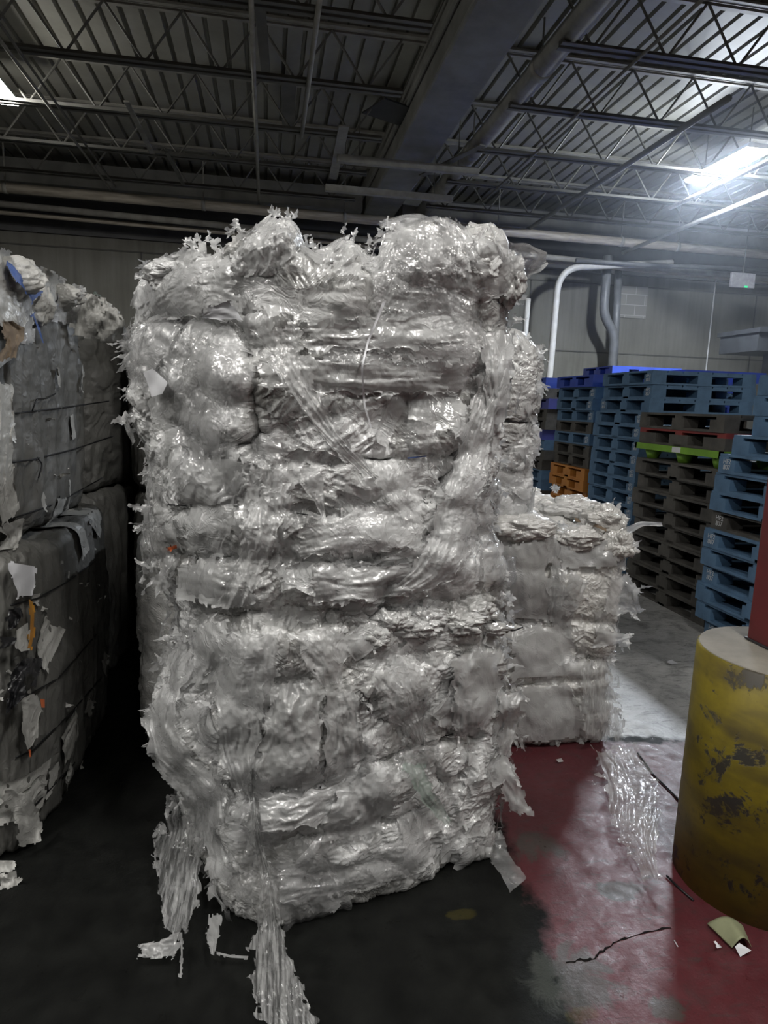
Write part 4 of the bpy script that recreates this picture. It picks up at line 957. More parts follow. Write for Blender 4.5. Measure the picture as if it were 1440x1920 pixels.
for k, (l_, r_, o_) in enumerate((([(400, 510), (438, 446), (506, 402)], [(580, 510), (568, 446), (552, 400)], .05), ([(420, 520), (430, 470), (470, 424)], [(520, 520), (520, 470), (524, 412)], .07), ([(248, 540), (256, 500), (300, 472)], [(420, 530), (420, 476), (410, 448)], .05), ([(240, 600), (246, 560), (262, 490)], [(320, 600), (310, 540), (330, 478)], .04),
        ([(722, 500), (718, 446), (736, 408)], [(900, 510), (890, 446), (862, 412)], .05), ([(780, 520), (780, 460), (790, 402)], [(880, 520), (870, 460), (846, 404)], .07), ([(850, 510), (876, 450), (904, 426)], [(964, 510), (944, 456), (924, 424)], .04), ([(580, 520), (596, 476), (630, 450)], [(700, 520), (694, 486), (668, 446)], .03))):
    sheet(tU, cU, 'film_crest', l_, r_, 'film_sheet', off=(o_*0.5, o_, o_*0.7), pleats=4, pamp=0.022, rag=.55, seed=100+k*3.1, ends=2.2)
sheet(tU, cU, 'film_horn', [(905, 448), (950, 447), (995, 458), (1028, 477)], [(905, 560), (955, 556), (990, 524), (1026, 494)], 'film_sheet', off=(0.02, 0.05, 0.05), pleats=4, pamp=0.016, rag=.04, seed=25, label='bag corner sticking out at the upper right')
sheet(tU, cU, 'film_drape', [(735, 412), (790, 404), (860, 415)], [(735, 500), (800, 520), (880, 520)], 'film_veil', off=(0.09, 0.09), pleats=4, pamp=0.012, seed=26)
put('paper_scrap', px_sheet(cU, [(266, 696), (274, 720), (283, 748)], [(284, 687), (318, 716), (304, 742)], off=(0.075, 0.075), pleats=1, pamp=0.001, rag=0, smooth=False), M['paper'], tU, 'blank white paper scrap', None, tU.location)
put('blue_scrap', px_sheet(cU, [(760, 856), (802, 852)], [(761, 863), (804, 858)], off=(0.09, 0.09), pleats=1, pamp=0.002, rag=0, m=4), M['film_blue'], tU, 'small blue film scrap', None, tU.location)
put('orange_scrap', px_sheet(cU, [(311, 1026), (333, 1018)], [(313, 1036), (334, 1030)], off=(0.035, 0.035), pleats=2, pamp=0.004, rag=0.2, m=6), M['orange_tag'], tU, 'small orange film scrap', None, tU.location)
# lower bale
sheet(tL, cL, 'film_drape', [(430, 1180), (420, 1240), (400, 1310), (410, 1420), (450, 1500)], [(528, 1180), (525, 1290), (510, 1360), (490, 1440), (474, 1500)], off=(0.045, 0.04, 0.02), pleats=7, pamp=0.012, seed=41, label='long pleated film drape on the left of the face')
floor_d = lambda X, Y: np.where(DWNZ(X, Y) < -1e-3, -(HC-0.012)/np.minimum(DWNZ(X, Y), -1e-3), 99)
def DWNZ(X, Y): return ray(X, Y)[..., 2]
def tongue_depth(X, Y): return np.minimum(cL.depth(np.minimum(X, 1400), np.minimum(Y, 1725))-0.03, floor_d(X, Y)-0.022)
sheet(tL, cL, 'film_tongue', [(466, 1440), (467, 1520), (478, 1600), (486, 1660), (480, 1720), (466, 1790), (462, 1850), (490, 1916), (520, 1960)], [(478, 1440), (482, 1520), (500, 1600), (518, 1660), (528, 1730), (552, 1800), (580, 1870), (602, 1920), (640, 1970)], 'film_streak', off=(0.01, 0.02, 0.02, 0.012), pleats=11, pamp=0.022, seed=42, depthfn=tongue_depth, label='long film tongue trailing onto the floor')
sheet(tL, cL, 'film_sheet', [(330, 1496), (296, 1540), (284, 1600), (298, 1680), (312, 1745), (325, 1772)], [(432, 1486), (430, 1540), (372, 1600), (384, 1650), (374, 1700), (352, 1752)], 'film_streak', off=(0.02, 0.06, 0.08, 0.09), pleats=8, pamp=0.024, rag=.35, seed=43, depthfn=tongue_depth, label='loose sheet hanging off the lower left corner')
sheet(tL, cL, 'film_sheet', [(262, 1770), (250, 1785), (258, 1800)], [(360, 1740), (352, 1775), (330, 1795)], 'film_shred', off=(0.02, 0.0), pleats=5, pamp=0.02, rag=.8, seed=44, depthfn=tongue_depth)
sheet(tL, cL, 'film_sheet', [(300, 1285), (266, 1355), (274, 1420), (312, 1470), (352, 1502)], [(345, 1275), (330, 1360), (372, 1425), (420, 1468), (432, 1500)], off=(0.02, 0.05, 0.03), pleats=5, pamp=0.014, rag=.2, seed=45, label='loose sheet bulging from the left edge')
sheet(tL, cL, 'film_sheet', [(385, 1715), (378, 1760), (398, 1790)], [(410, 1712), (416, 1745), (402, 1792)], 'film_shred', off=(0.03, 0.02), pleats=3, pamp=0.016, rag=.7, seed=46, depthfn=tongue_depth)
sheet(tL, cL, 'film_strip', [(403, 1788), (430, 1798), (464, 1800)], [(402, 1782), (432, 1788), (466, 1790)], 'film_shred', off=(0.004, 0.004), pleats=2, pamp=0.005, m=5, seed=47, depthfn=tongue_depth)
sheet(tL, cL, 'film_strip', [(334, 1745), (338, 1790), (334, 1835)], [(344, 1745), (344, 1790), (342, 1838)], 'film_shred', off=(0.03, 0.004), pleats=2, pamp=0.005, m=5, seed=48, depthfn=tongue_depth)
sheet(tL, cL, 'green_film', [(748, 1430), (785, 1495), (832, 1548)], [(792, 1424), (812, 1480), (852, 1540)], 'film_green', off=(0.03, 0.04), pleats=3, pamp=0.010, seed=49, label='faintly green film piece')
sheet(tL, cL, 'film_fan', [(688, 1262), (715, 1335), (786, 1400)], [(800, 1240), (802, 1330), (798, 1398)], off=(0.03, 0.03, 0.0), pleats=9, pamp=0.014, seed=50, label='fan of tight pleats gathered by a wire')
sheet(tL, cL, 'film_tip', [(896, 1580), (930, 1636), (958, 1676)], [(940, 1550), (966, 1615), (992, 1648)], 'film_veil', off=(0.0, 0.05, 0.03), pleats=3, pamp=0.012, rag=.08, seed=51, depthfn=tongue_depth, label='clear film tip drooping at the lower right')
sheet(tL, cL, 'film_flap', [(925, 1300), (940, 1350), (930, 1420)], [(988, 1292), (978, 1350), (955, 1425)], off=(0.02, 0.05, 0.02), pleats=4, pamp=0.018, rag=.25, seed=52)
sheet(tL, cL, 'film_flap', [(925, 1420), (935, 1480), (950, 1520)], [(955, 1410), (990, 1500), (1000, 1536)], 'film_shred', off=(0.02, 0.05), pleats=4, pamp=0.012, rag=.35, seed=53)
sheet(tL, cL, 'film_drape', [(555, 1270), (540, 1370), (530, 1470)], [(600, 1270), (600, 1370), (598, 1470)], off=(0.03, 0.03), pleats=6, pamp=0.006, seed=54)
sheet(tL, cL, 'film_drape', [(470, 1490), (560, 1480), (640, 1450)], [(480, 1570), (560, 1565), (660, 1530)], off=(0.03, 0.03), pleats=4, pamp=0.012, seed=55)
sheet(tL, cL, 'film_drape', [(520, 1620), (650, 1590), (760, 1570)], [(520, 1700), (650, 1680), (800, 1640)], 'film_veil', off=(0.03, 0.03), pleats=3, pamp=0.012, seed=56)
sheet(tL, cL, 'film_drape', [(330, 1180), (360, 1230), (340, 1290)], [(430, 1160), (440, 1220), (420, 1280)], off=(0.03, 0.03), pleats=4, pamp=0.012, seed=57)
sheet(tL, cL, 'film_drape', [(850, 1230), (842, 1300), (850, 1380)], [(920, 1220), (935, 1300), (900, 1385)], off=(0.03, 0.03), pleats=4, pamp=0.012, seed=58)
sheet(tL, cL, 'film_drape', [(530, 1190), (560, 1230), (600, 1290)], [(640, 1170), (660, 1220), (640, 1280)], off=(0.03, 0.03), pleats=3, pamp=0.012, seed=59)
for k, (l_, r_, pl_, nm) in enumerate((([(405, 1250), (402, 1340), (412, 1420), (446, 1492)], [(505, 1240), (496, 1330), (482, 1410), (470, 1490)], 6, 'film_panel'), ([(508, 1280), (490, 1380), (472, 1484)], [(604, 1276), (606, 1370), (598, 1476)], 7, 'film_panel'), ([(608, 1290), (610, 1380), (600, 1470)], [(668, 1296), (680, 1360), (690, 1420)], 5, 'film_panel'),
        ([(482, 1494), (560, 1486), (650, 1456)], [(488, 1566), (560, 1556), (610, 1540)], 3, 'film_panel'), ([(846, 1240), (846, 1310), (850, 1372)], [(936, 1220), (945, 1300), (902, 1384)], 4, 'film_panel'), ([(640, 1470), (612, 1540), (590, 1585)], [(720, 1440), (740, 1510), (720, 1560)], 4, 'film_panel'))):
    sheet(tL, cL, nm, l_, r_, 'film_panel', off=(0.04, 0.05, 0.03), pleats=pl_, pamp=0.014, rag=.12, seed=120+k*2.7)
rp = np.random.default_rng(8)
wads = []
for k in range(26):
    x = rp.uniform(600, 930); y = 1150+rp.uniform(-18, 48); wads.append(px_lump(cL, x, y, rp.uniform(16, 34), rp.uniform(10, 20), 0.0, rp.uniform(0, 99), n=22, amp=.35))
put('crumpled_wads', wads, M['film_core'], tL, kind='stuff', loc=tL.location)
face_wire(cL, [(790, 1396), (835, 1380), (850, 1376)], 'tie_wire', tL, tL.location)
face_wire(cL, [(600, 1476), (640, 1462)], 'tie_wire', tL, tL.location)
face_wire(cU, [(556, 962), (620, 972)], 'tie_wire', tU, tU.location)
face_wire(cU, [(315, 946), (400, 952)], 'tie_wire', tU, tU.location)
# bigger ragged shreds along the outline
def rim_shreds(t, c, spots, name='torn_strip'):
    out = []
    for (x, y, dx, dy, ln, w) in spots:
        d = float(c.depth(x, y)); p = CAMP+ray(x, y)*d; k = d/FOC
        for q in range(4):
            dd = RGT*(dx+rp.normal()*0.35)+DWN*(dy+rp.normal()*0.35)-FWD*rp.uniform(0, .3)
            out.append(shred(p+(RGT*rp.normal()+DWN*rp.normal())*0.012, dd, -FWD, ln*k*rp.uniform(.6, 1.15), w*k*rp.uniform(.5, 1.2), rp.uniform(0, 999), grav=0.35))
    put(name, out, M['film_shred'], t, kind='stuff', loc=t.location)
rim_shreds(tU, cU, [(250, 645, -1, -.1, 55, 9), (245, 665, -1, .3, 40, 7), (250, 780, -1, .7, 40, 8), (245, 730, -1, .2, 22, 6), (285, 880, -1, .2, 26, 9), (290, 965, -1, -.3, 55, 9), (285, 985, -1, .1, 40, 8), (290, 1060, -.8, .8, 45, 9), (300, 1085, -.6, 1, 40, 8), (282, 508, -.6, -.8, 30, 8), (350, 462, 0, -1, 18, 8), (380, 455, .2, -1, 20, 8), (440, 435, -.4, -1, 26, 8), (512, 408, .1, -1, 26, 6), (545, 412, .2, -1, 24, 7), (575, 455, .1, -1, 26, 5), (600, 470, 0, -1, 26, 6), (640, 450, .2, -1, 24, 6), (660, 448, .5, -1, 24, 5), (690, 468, 0, -1, 22, 6), (722, 425, -.9, -.6, 20, 6), (728, 445, -1, .1, 22, 5), (915, 432, .4, -1, 26, 8), (968, 520, 1, .2, 28, 7), (962, 560, 1, .1, 28, 6), (960, 600, 1, -.2, 26, 6), (940, 1080, 1, .2, 26, 7), (945, 1120, 1, .4, 26, 8)])
rim_shreds(tL, cL, [(335, 1205, -1, -.1, 50, 7), (310, 1245, -1, .2, 30, 7), (292, 1330, -.7, .8, 36, 5), (330, 1500, -1, .5, 36, 8), (300, 1560, -1, .6, 36, 7), (300, 1700, -.8, .6, 30, 8), (280, 1770, -1, .1, 40, 8), (330, 1775, -.2, 1, 30, 7), (380, 1740, .1, 1, 40, 6), (950, 1160, 1, .1, 28, 8), (945, 1230, 1, .2, 22, 7), (960, 1300, 1, -.1, 36, 8), (965, 1380, .8, .6, 34, 7), (950, 1440, .8, .8, 44, 8), (960, 1500, .9, .6, 44, 7), (985, 1640, .5, .8, 20, 6), (560, 1905, .3, 1, 40, 6), (520, 1915, -.1, 1, 34, 6)])

# ---------------------------------------------------------------- simple bales: behind, right and left
def rect_bale(name, label, x0, x1, y0, y1, z0, z1, mat, nu=420, nv=240, seed=0.0, grp=None, rot=0.0, big=0.03, mid=0.02, small=0.010, tiny=0.003, stretch=(1, 1, 1), gro=(), pil=(), ntop=40, front=0.7, kx=0.0, topamp=0.05, round_=0.06):
    t = thing(name, label, 'bale', ((x0+x1)/2, (y0+y1)/2, z0), grp)
    cx_, cy_ = (x0+x1)/2, (y0+y1)/2
    def cf(z):
        b = 0.02*math.sin(math.pi*min(1, max(0, (z-z0)/(z1-z0))))
        pts = [(x0-b, y0+0.05*kx), (x0+(x1-x0)*0.5, y0-b*1.5), (x1+b, y0), (x1+b, y1), (x0-b, y1)]
        c_, s_ = math.cos(rot), math.sin(rot)
        return [((x-cx_)*c_-(y-cy_)*s_+cx_, (x-cx_)*s_+(y-cy_)*c_+cy_) for x, y in pts]
    c = Core(cf, z0, z1, nu, nv, front, ntop, (lambda G: topamp*(perlin(G*3.1+seed)*1.2+perlin(G*7+seed)*.5)) if topamp else None, round_)
    px, py, _ = proj(c.G); n = gnormals(c.G)
    vw = CAMP-c.G; vw /= np.linalg.norm(vw, axis=-1, keepdims=True); fr = np.clip((n*vw).sum(-1)*3, 0, 1)
    h = pillows(px, py, pil)*fr if pil else 0*px
    for l, dp, w in gro: h = h-dp*np.exp(-(seg_dist(px, py, l)/w)**2)*fr
    c.push(h, n)
    crumple(c, 1.0, big, mid, small, tiny, stretch, seed)
    c.G[..., 2] = np.maximum(c.G[..., 2], z0+0.003 if z0 < 0.1 else z0-0.02)
    c.finish(3); c.mesh('packed_film', M[mat], t, t.location)
    return t, c
GB = 'film bales behind the middle stack'
tH, cH = rect_bale('film_bale', 'grey film bale mostly hidden behind the middle stack', -0.60, 0.74, 3.08, 3.95, 0.0, 1.06, 'hazy_core', 220, 110, 51, GB, ntop=16)
tR, cR = rect_bale('film_bale', 'single low film bale on the red floor, right of the tall stack', 0.90, 1.80, 2.98, 3.95, 0.0, 1.07, 'hazy_core', 460, 270, 61, GB, 0.0, 0.035, 0.018, 0.007, 0.0028, kx=1.0, topamp=0.09,
     gro=[([(930, 1060), (1000, 1068), (1100, 1062)], .02, 6), ([(940, 1165), (1060, 1160), (1170, 1170)], .02, 7), ([(950, 1285), (1060, 1275), (1150, 1265)], .02, 6), ([(1036, 1010), (1032, 1080), (1030, 1160)], .03, 7)],
     pil=[(990, 1060, 48, 90, .03), (1090, 1120, 60, 60, .06), (1150, 1080, 40, 60, .05), (1120, 1190, 50, 40, .05), (1090, 1270, 60, 34, .05), (1110, 1330, 36, 50, .05), (1000, 1330, 90, 70, .02), (1130, 970, 50, 34, .06), (1000, 960, 60, 40, .05), (1070, 940, 60, 30, .05)])
tB, cB = rect_bale('film_bale', 'film bale peeking out behind the right side of tall stack, upper row', 0.28, 1.32, 3.02, 3.92, 1.10, 2.04, 'film_core', 400, 230, 71, GB, 0.0, 0.03, 0.022, 0.011, 0.0035, gro=[([(900, 790), (960, 790), (1010, 794)], .03, 5), ([(985, 780), (986, 900)], .02, 6)], pil=[(990, 700, 40, 70, .06), (960, 720, 40, 60, .05), (1010, 730, 30, 40, .05), (975, 640, 40, 40, .05)], topamp=0.08)
for t, c, a, b, mt in ((tR, cR, 100, 230, 'film_sheet'), (tB, cB, 60, 150, 'film_sheet')):
    she, shr = scatter(c, a, b, rs, (0.025, 0.09), (0.015, 0.07), edge_bias=0.6)
    put('loose_film', she, M[mt], t, kind='stuff', loc=t.location); put('torn_fringe', shr, M['film_shred'], t, kind='stuff', loc=t.location)
for (x, y, rx, ry, sd_) in ((1130, 972, 40, 26, 11.), (1010, 955, 50, 26, 12.), (1070, 952, 56, 22, 13.), (960, 935, 50, 28, 14.), (1160, 1020, 30, 30, 15.), (980, 990, 60, 22, 16.), (1080, 1010, 50, 20, 17.)):
    put('film_wad', px_lump(cR, x, y, rx, ry, 0.03, sd_, n=44), M['hazy_core'], tR, loc=tR.location)
sheet(tR, cR, 'film_horn', [(1130, 1028), (1165, 990), (1200, 975), (1243, 979)], [(1150, 1040), (1180, 1004), (1206, 988), (1246, 988)], 'film_shred', off=(0.02, 0.06, 0.08), pleats=2, pamp=0.012, rag=.02, m=9, seed=61, label='white film horn pointing right')
sheet(tR, cR, 'film_flap', [(1130, 1030), (1165, 1016), (1203, 1012)], [(1140, 1070), (1170, 1040), (1200, 1022)], 'film_shred', off=(0.02, 0.05), pleats=3, pamp=0.014, rag=.15, seed=62)
sheet(tR, cR, 'film_flap', [(1150, 1060), (1185, 1080), (1205, 1140)], [(1130, 1150), (1160, 1160), (1185, 1150)], off=(0.03, 0.05), pleats=4, pamp=0.016, rag=.4, seed=63)
sheet(tR, cR, 'film_flap', [(1120, 1170), (1155, 1180), (1190, 1192)], [(1110, 1220), (1150, 1215), (1180, 1198)], 'film_shred', off=(0.03, 0.06), pleats=3, pamp=0.014, rag=.25, seed=64)
sheet(tR, cR, 'film_skirt', [(1085, 1250), (1088, 1330), (1096, 1392)], [(1140, 1225), (1162, 1310), (1182, 1388)], 'film_streak', off=(0.03, 0.08, 0.10), pleats=6, pamp=0.02, rag=.4, seed=65, label='loose veil hanging to the floor')
sheet(tR, cR, 'film_drape', [(1020, 1000), (1030, 1080), (1026, 1170)], [(1070, 1000), (1066, 1080), (1050, 1170)], off=(0.03, 0.03), pleats=4, pamp=0.012, seed=66)
for k, (l_, r_, pl_) in enumerate((([(938, 1020), (940, 1090), (944, 1160)], [(1032, 1010), (1034, 1090), (1030, 1166)], 4), ([(946, 1180), (950, 1230), (955, 1275)], [(1060, 1170), (1080, 1230), (1070, 1270)], 2), ([(955, 1290), (960, 1340), (966, 1395)], [(1080, 1280), (1094, 1330), (1090, 1388)], 3), ([(1040, 1010), (1044, 1040), (1050, 1066)], [(1150, 1010), (1160, 1040), (1160, 1066)], 3))):
    sheet(tR, cR, 'film_panel', l_, r_, 'film_panel', off=(0.03, 0.035, 0.03), pleats=pl_, pamp=0.010, rag=.2, seed=160+k*2.7)
sheet(tR, cR, 'cardboard_scrap', [(1074, 966), (1105, 974), (1140, 990)], [(1076, 980), (1108, 988), (1140, 1000)], 'cardboard', off=(0.09, 0.09), pleats=1, pamp=0.003, rag=0, smooth=False, seed=67, label='brown cardboard strip in the film')
rim_shreds(tR, cR, [(1190, 1100, 1, .4, 26, 6), (1180, 1150, 1, .3, 30, 6), (1150, 960, .6, -.6, 20, 6), (1040, 918, .2, -1, 18, 6), (960, 905, .2, -1, 20, 6), (1150, 1330, .7, .5, 26, 6), (1170, 1040, 1, 0, 26, 6), (1130, 1250, 1, .3, 24, 8), (1136, 1300, 1, .4, 30, 8), (1130, 1360, .8, .6, 34, 8), (1140, 1230, 1, .5, 24, 7), (1165, 1200, 1, .2, 30, 7), (980, 1395, -.2, 1, 14, 8), (1040, 1390, .1, 1, 14, 8), (1090, 1385, .3, 1, 18, 8)])
rim_shreds(tB, cB, [(1004, 660, 1, -.4, 30, 6), (1006, 720, 1, .5, 34, 7), (992, 800, 1, .5, 26, 6), (985, 640, .5, -1, 24, 6), (988, 850, .8, .7, 30, 6)])
face_wire(cB, [(905, 788), (960, 790), (1012, 794)], 'tie_wire', tB, tB.location, 0.003)
# loose wire ends poking from the bales
def wire_end(t, c, pts, off=0.04):
    P = [CAMP+ray(x, y)*(float(c.depth(x, y))-o) for x, y, o in pts]; q = MB(); q.tube(arc(P, 5, 0.02), 0.0028, 6); q.build('tie_wire', M['wire'], t, True, loc=t.location)
wire_end(tR, cR, [(900, 900, 0.02), (930, 903, .05), (952, 905, .08), (960, 928, .08)]); wire_end(tR, cR, [(905, 905, .02), (935, 906, .05), (956, 910, .07), (957, 932, .07)])
wire_end(tL, cL, [(915, 1158, .01), (945, 1176, .06), (960, 1184, .06), (980, 1176, .06)])
wire_end(tR, cR, [(962, 1012, .01), (966, 1004, .03), (988, 1012, .03)])

# left stack: dull grey-white bales with wires round them
GL = 'grey-white baled stack on the left'
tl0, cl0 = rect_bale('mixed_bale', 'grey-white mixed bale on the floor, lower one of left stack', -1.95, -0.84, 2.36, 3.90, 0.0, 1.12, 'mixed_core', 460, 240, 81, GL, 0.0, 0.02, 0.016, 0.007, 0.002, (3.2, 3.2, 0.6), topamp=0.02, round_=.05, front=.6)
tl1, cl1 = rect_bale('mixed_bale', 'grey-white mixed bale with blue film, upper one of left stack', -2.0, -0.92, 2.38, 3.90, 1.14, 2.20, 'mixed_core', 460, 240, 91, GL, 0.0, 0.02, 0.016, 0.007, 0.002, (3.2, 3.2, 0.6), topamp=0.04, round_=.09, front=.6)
GL2 = 'bales behind the left stack'
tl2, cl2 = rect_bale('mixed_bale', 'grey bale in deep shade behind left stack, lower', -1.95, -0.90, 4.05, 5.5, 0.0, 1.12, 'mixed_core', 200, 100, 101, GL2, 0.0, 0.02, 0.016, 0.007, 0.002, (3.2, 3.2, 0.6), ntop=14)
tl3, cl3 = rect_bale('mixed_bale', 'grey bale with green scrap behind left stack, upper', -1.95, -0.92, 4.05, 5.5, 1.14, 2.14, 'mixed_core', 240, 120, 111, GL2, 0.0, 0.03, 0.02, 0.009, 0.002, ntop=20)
GD = 'bales at the end of the dark aisle'  # stack added in the gap, also to block light from the right lamp
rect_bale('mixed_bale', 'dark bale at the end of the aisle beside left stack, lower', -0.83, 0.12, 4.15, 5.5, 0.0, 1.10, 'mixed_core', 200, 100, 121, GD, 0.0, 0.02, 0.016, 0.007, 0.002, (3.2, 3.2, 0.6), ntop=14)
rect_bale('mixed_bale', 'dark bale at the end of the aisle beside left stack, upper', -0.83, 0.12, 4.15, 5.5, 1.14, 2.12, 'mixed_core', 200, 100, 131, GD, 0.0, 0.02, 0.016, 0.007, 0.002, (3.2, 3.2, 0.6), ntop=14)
for t, c in ((tl0, cl0), (tl1, cl1)):
    she, shr = scatter(c, 60, 70, rs, (0.03, 0.10), (0.02, 0.06), off=0.004, lift=0.02, edge_bias=0.4, facing_min=0.0)
    put('loose_film', she, M['mixed_sheet'], t, kind='stuff', loc=t.location); put('torn_fringe', shr, M['mixed_sheet'], t, kind='stuff', loc=t.location)
for (x, y, rx, ry, sd_) in ((16, 520, 60, 36, 21.), (110, 556, 46, 24, 22.), (165, 576, 36, 20, 23.), (60, 570, 36, 40, 24.)):
    put('film_wad', px_lump(cl1, x, y, rx, ry, 0.0, sd_, n=44, amp=.2), M['mixed_sheet'], tl1, loc=tl1.location)
for k, (l_, r_, m_) in enumerate((([(-20, 560), (-20, 500), (-10, 448)], [(70, 560), (64, 520), (40, 486)], 'mixed_sheet'), ([(36, 540), (36, 505), (40, 484)], [(120, 580), (124, 545), (120, 516)], 'mixed_sheet'), ([(90, 600), (92, 550), (96, 508)], [(160, 620), (164, 570), (156, 540)], 'film_sheet'), ([(130, 630), (136, 570), (150, 540)], [(200, 640), (204, 600), (196, 560)], 'mixed_sheet'), ([(178, 640), (182, 590), (186, 556)], [(238, 640), (240, 610), (232, 584)], 'mixed_sheet'),
        ([(20, 640), (24, 580), (30, 540)], [(74, 650), (78, 590), (70, 545)], 'film_sheet'))):
    sheet(tl1, cl1, 'film_crest', l_, r_, m_, off=(0.02, 0.05, 0.04), pleats=3, pamp=0.03, rag=.45, seed=200+k*3.3, ends=3)
W1 = [[(18, 776), (100, 767), (205, 752)], [(-20, 872), (60, 862), (140, 842), (212, 818)], [(-20, 985), (60, 960), (110, 942), (192, 896)]]
for l in W1: face_wire(cl1, l, 'tie_wire', tl1, tl1.location, 0.0035, 0.008)
wire_end(tl1, cl1, [(60, 772, .01), (68, 748, .03), (88, 747, .03), (104, 738, .04)]); wire_end(tl1, cl1, [(70, 858, .01), (80, 870, .03), (72, 896, .03)]); wire_end(tl1, cl1, [(110, 946, .01), (112, 930, .03)])
wire_end(tl1, cl1, [(40, 566, .03), (60, 570, .05), (98, 566, .06), (100, 536, .06)]); wire_end(tl1, cl1, [(62, 575, .03), (95, 578, .06), (108, 562, .06), (106, 545, .06)])
wire_end(tl1, cl1, [(22, 562, .04), (32, 555, .05), (42, 545, .05)])
W0 = [[(20, 1135), (70, 1122), (125, 1092), (180, 1050)], [(40, 1310), (110, 1272), (180, 1190)], [(30, 1420), (60, 1408), (130, 1340), (190, 1270)], [(40, 1530), (70, 1505), (140, 1430)]]
for l in W0: face_wire(cl0, l, 'tie_wire', tl0, tl0.location, 0.0035, 0.008)
def patch(t, c, name, left, right, mat, label, off=0.02, **kw):
    kw.setdefault('pleats', 2); kw.setdefault('pamp', 0.006); kw.setdefault('rag', 0.12)
    return sheet(t, c, name, left, right, mat, label, off=(off, off), **kw)
patch(tl1, cl1, 'blue_film', [(10, 490), (18, 520), (40, 535), (55, 560), (58, 572)], [(30, 480), (55, 500), (64, 530), (72, 545), (84, 548)], 'film_blue', 'crumpled blue film', 0.15, pleats=3, pamp=.012, seed=71)
patch(tl1, cl1, 'blue_film', [(56, 588), (66, 612), (80, 645)], [(70, 578), (74, 600), (84, 648)], 'film_blue', 'blue film tail', 0.07, seed=72)
patch(tl1, cl1, 'cardboard_scrap', [(0, 600), (5, 640), (0, 680)], [(22, 600), (46, 615), (42, 640), (30, 668)], 'cardboard', 'crumpled brown cardboard', 0.10, pleats=4, pamp=.02, seed=73)
patch(tl1, cl1, 'white_film', [(-10, 710), (-5, 760), (-5, 900), (0, 990)], [(24, 720), (28, 760), (22, 860), (38, 960)], 'mixed_sheet', 'pale film on the front corner', 0.05, pleats=3, pamp=.015, seed=74)
patch(tl1, cl1, 'white_film', [(-10, 540), (-10, 590), (10, 620)], [(40, 545), (50, 590), (45, 640)], 'mixed_sheet', None, 0.05, pleats=3, pamp=.02, seed=75)
patch(tl1, cl1, 'white_film', [(-10, 990), (10, 1010), (-10, 1035)], [(45, 965), (45, 1000), (40, 1030)], 'mixed_sheet', None, 0.05, pleats=3, pamp=.02, seed=76)
patch(tl0, cl0, 'white_paper', [(10, 1050), (25, 1090), (35, 1120)], [(70, 1060), (68, 1090), (62, 1120)], 'paper', 'creased white paper', 0.05, seed=77)
patch(tl0, cl0, 'amber_tape', [(50, 1124), (54, 1150), (52, 1200), (48, 1218)], [(64, 1124), (68, 1150), (66, 1195), (60, 1220)], 'amber_film', 'amber tape strip', 0.06, seed=78)
patch(tl0, cl0, 'black_film', [(14, 1140), (14, 1165), (12, 1185)], [(42, 1134), (46, 1150), (30, 1180)], 'film_black', 'black film wad', 0.06, pleats=4, pamp=.02, seed=79)
patch(tl0, cl0, 'black_film', [(-10, 1190), (5, 1206), (-10, 1222)], [(26, 1194), (36, 1200), (20, 1212)], 'film_black', 'black film tongue', 0.06, seed=80)
patch(tl0, cl0, 'black_film', [(40, 1232), (14, 1265), (6, 1300), (10, 1340)], [(88, 1230), (84, 1255), (70, 1290), (30, 1325)], 'film_black', 'large black film loop', 0.07, pleats=4, pamp=.02, seed=81, holes=.35)
patch(tl0, cl0, 'white_film', [(28, 1180), (30, 1215), (40, 1225)], [(56, 1160), (54, 1190), (60, 1222)], 'mixed_sheet', None, 0.055, seed=82)
patch(tl0, cl0, 'white_paper', [(34, 1305), (40, 1360), (52, 1410)], [(72, 1300), (84, 1330), (60, 1400)], 'mixed_sheet', 'white paper wedge', 0.055, pleats=2, pamp=.01, seed=83)
patch(tl0, cl0, 'orange_tag', [(71, 1308), (75, 1328)], [(88, 1310), (87, 1329)], 'orange_tag', 'orange tag', 0.065, rag=0, pamp=.001, m=5, seed=84)
patch(tl0, cl0, 'orange_tag', [(51, 1404), (54, 1422)], [(60, 1404), (60, 1420)], 'orange_tag', 'small orange tag', 0.06, rag=0, pamp=.001, m=5, seed=85)
patch(tl0, cl0, 'white_film', [(14, 1475), (28, 1540), (34, 1590)], [(60, 1490), (80, 1530), (82, 1580)], 'mixed_sheet', 'pale film bulge near the floor', 0.05, pleats=2, pamp=.015, seed=86)
patch(tl0, cl0, 'white_film', [(-10, 1610), (-5, 1650), (-10, 1670)], [(32, 1610), (30, 1640), (12, 1670)], 'mixed_sheet', None, 0.04, pleats=2, pamp=.015, seed=87)
patch(tl0, cl0, 'white_film', [(-10, 1640), (-5, 1700), (-10, 1770)], [(40, 1630), (46, 1690), (14, 1765)], 'mixed_sheet', 'torn pale film trailing onto the floor', 0.1, pleats=4, pamp=.03, rag=.7, seed=89)
patch(tl0, cl0, 'black_film', [(-10, 1690), (-5, 1720), (-10, 1760)], [(24, 1680), (30, 1710), (10, 1750)], 'film_black', 'torn black film at the floor', 0.12, pleats=3, pamp=.02, rag=.5, seed=90)
patch(tl3, cl3, 'green_scrap', [(172, 545), (190, 552)], [(174, 552), (192, 560)], 'film_green', 'green scrap', 0.05, m=5, seed=88)

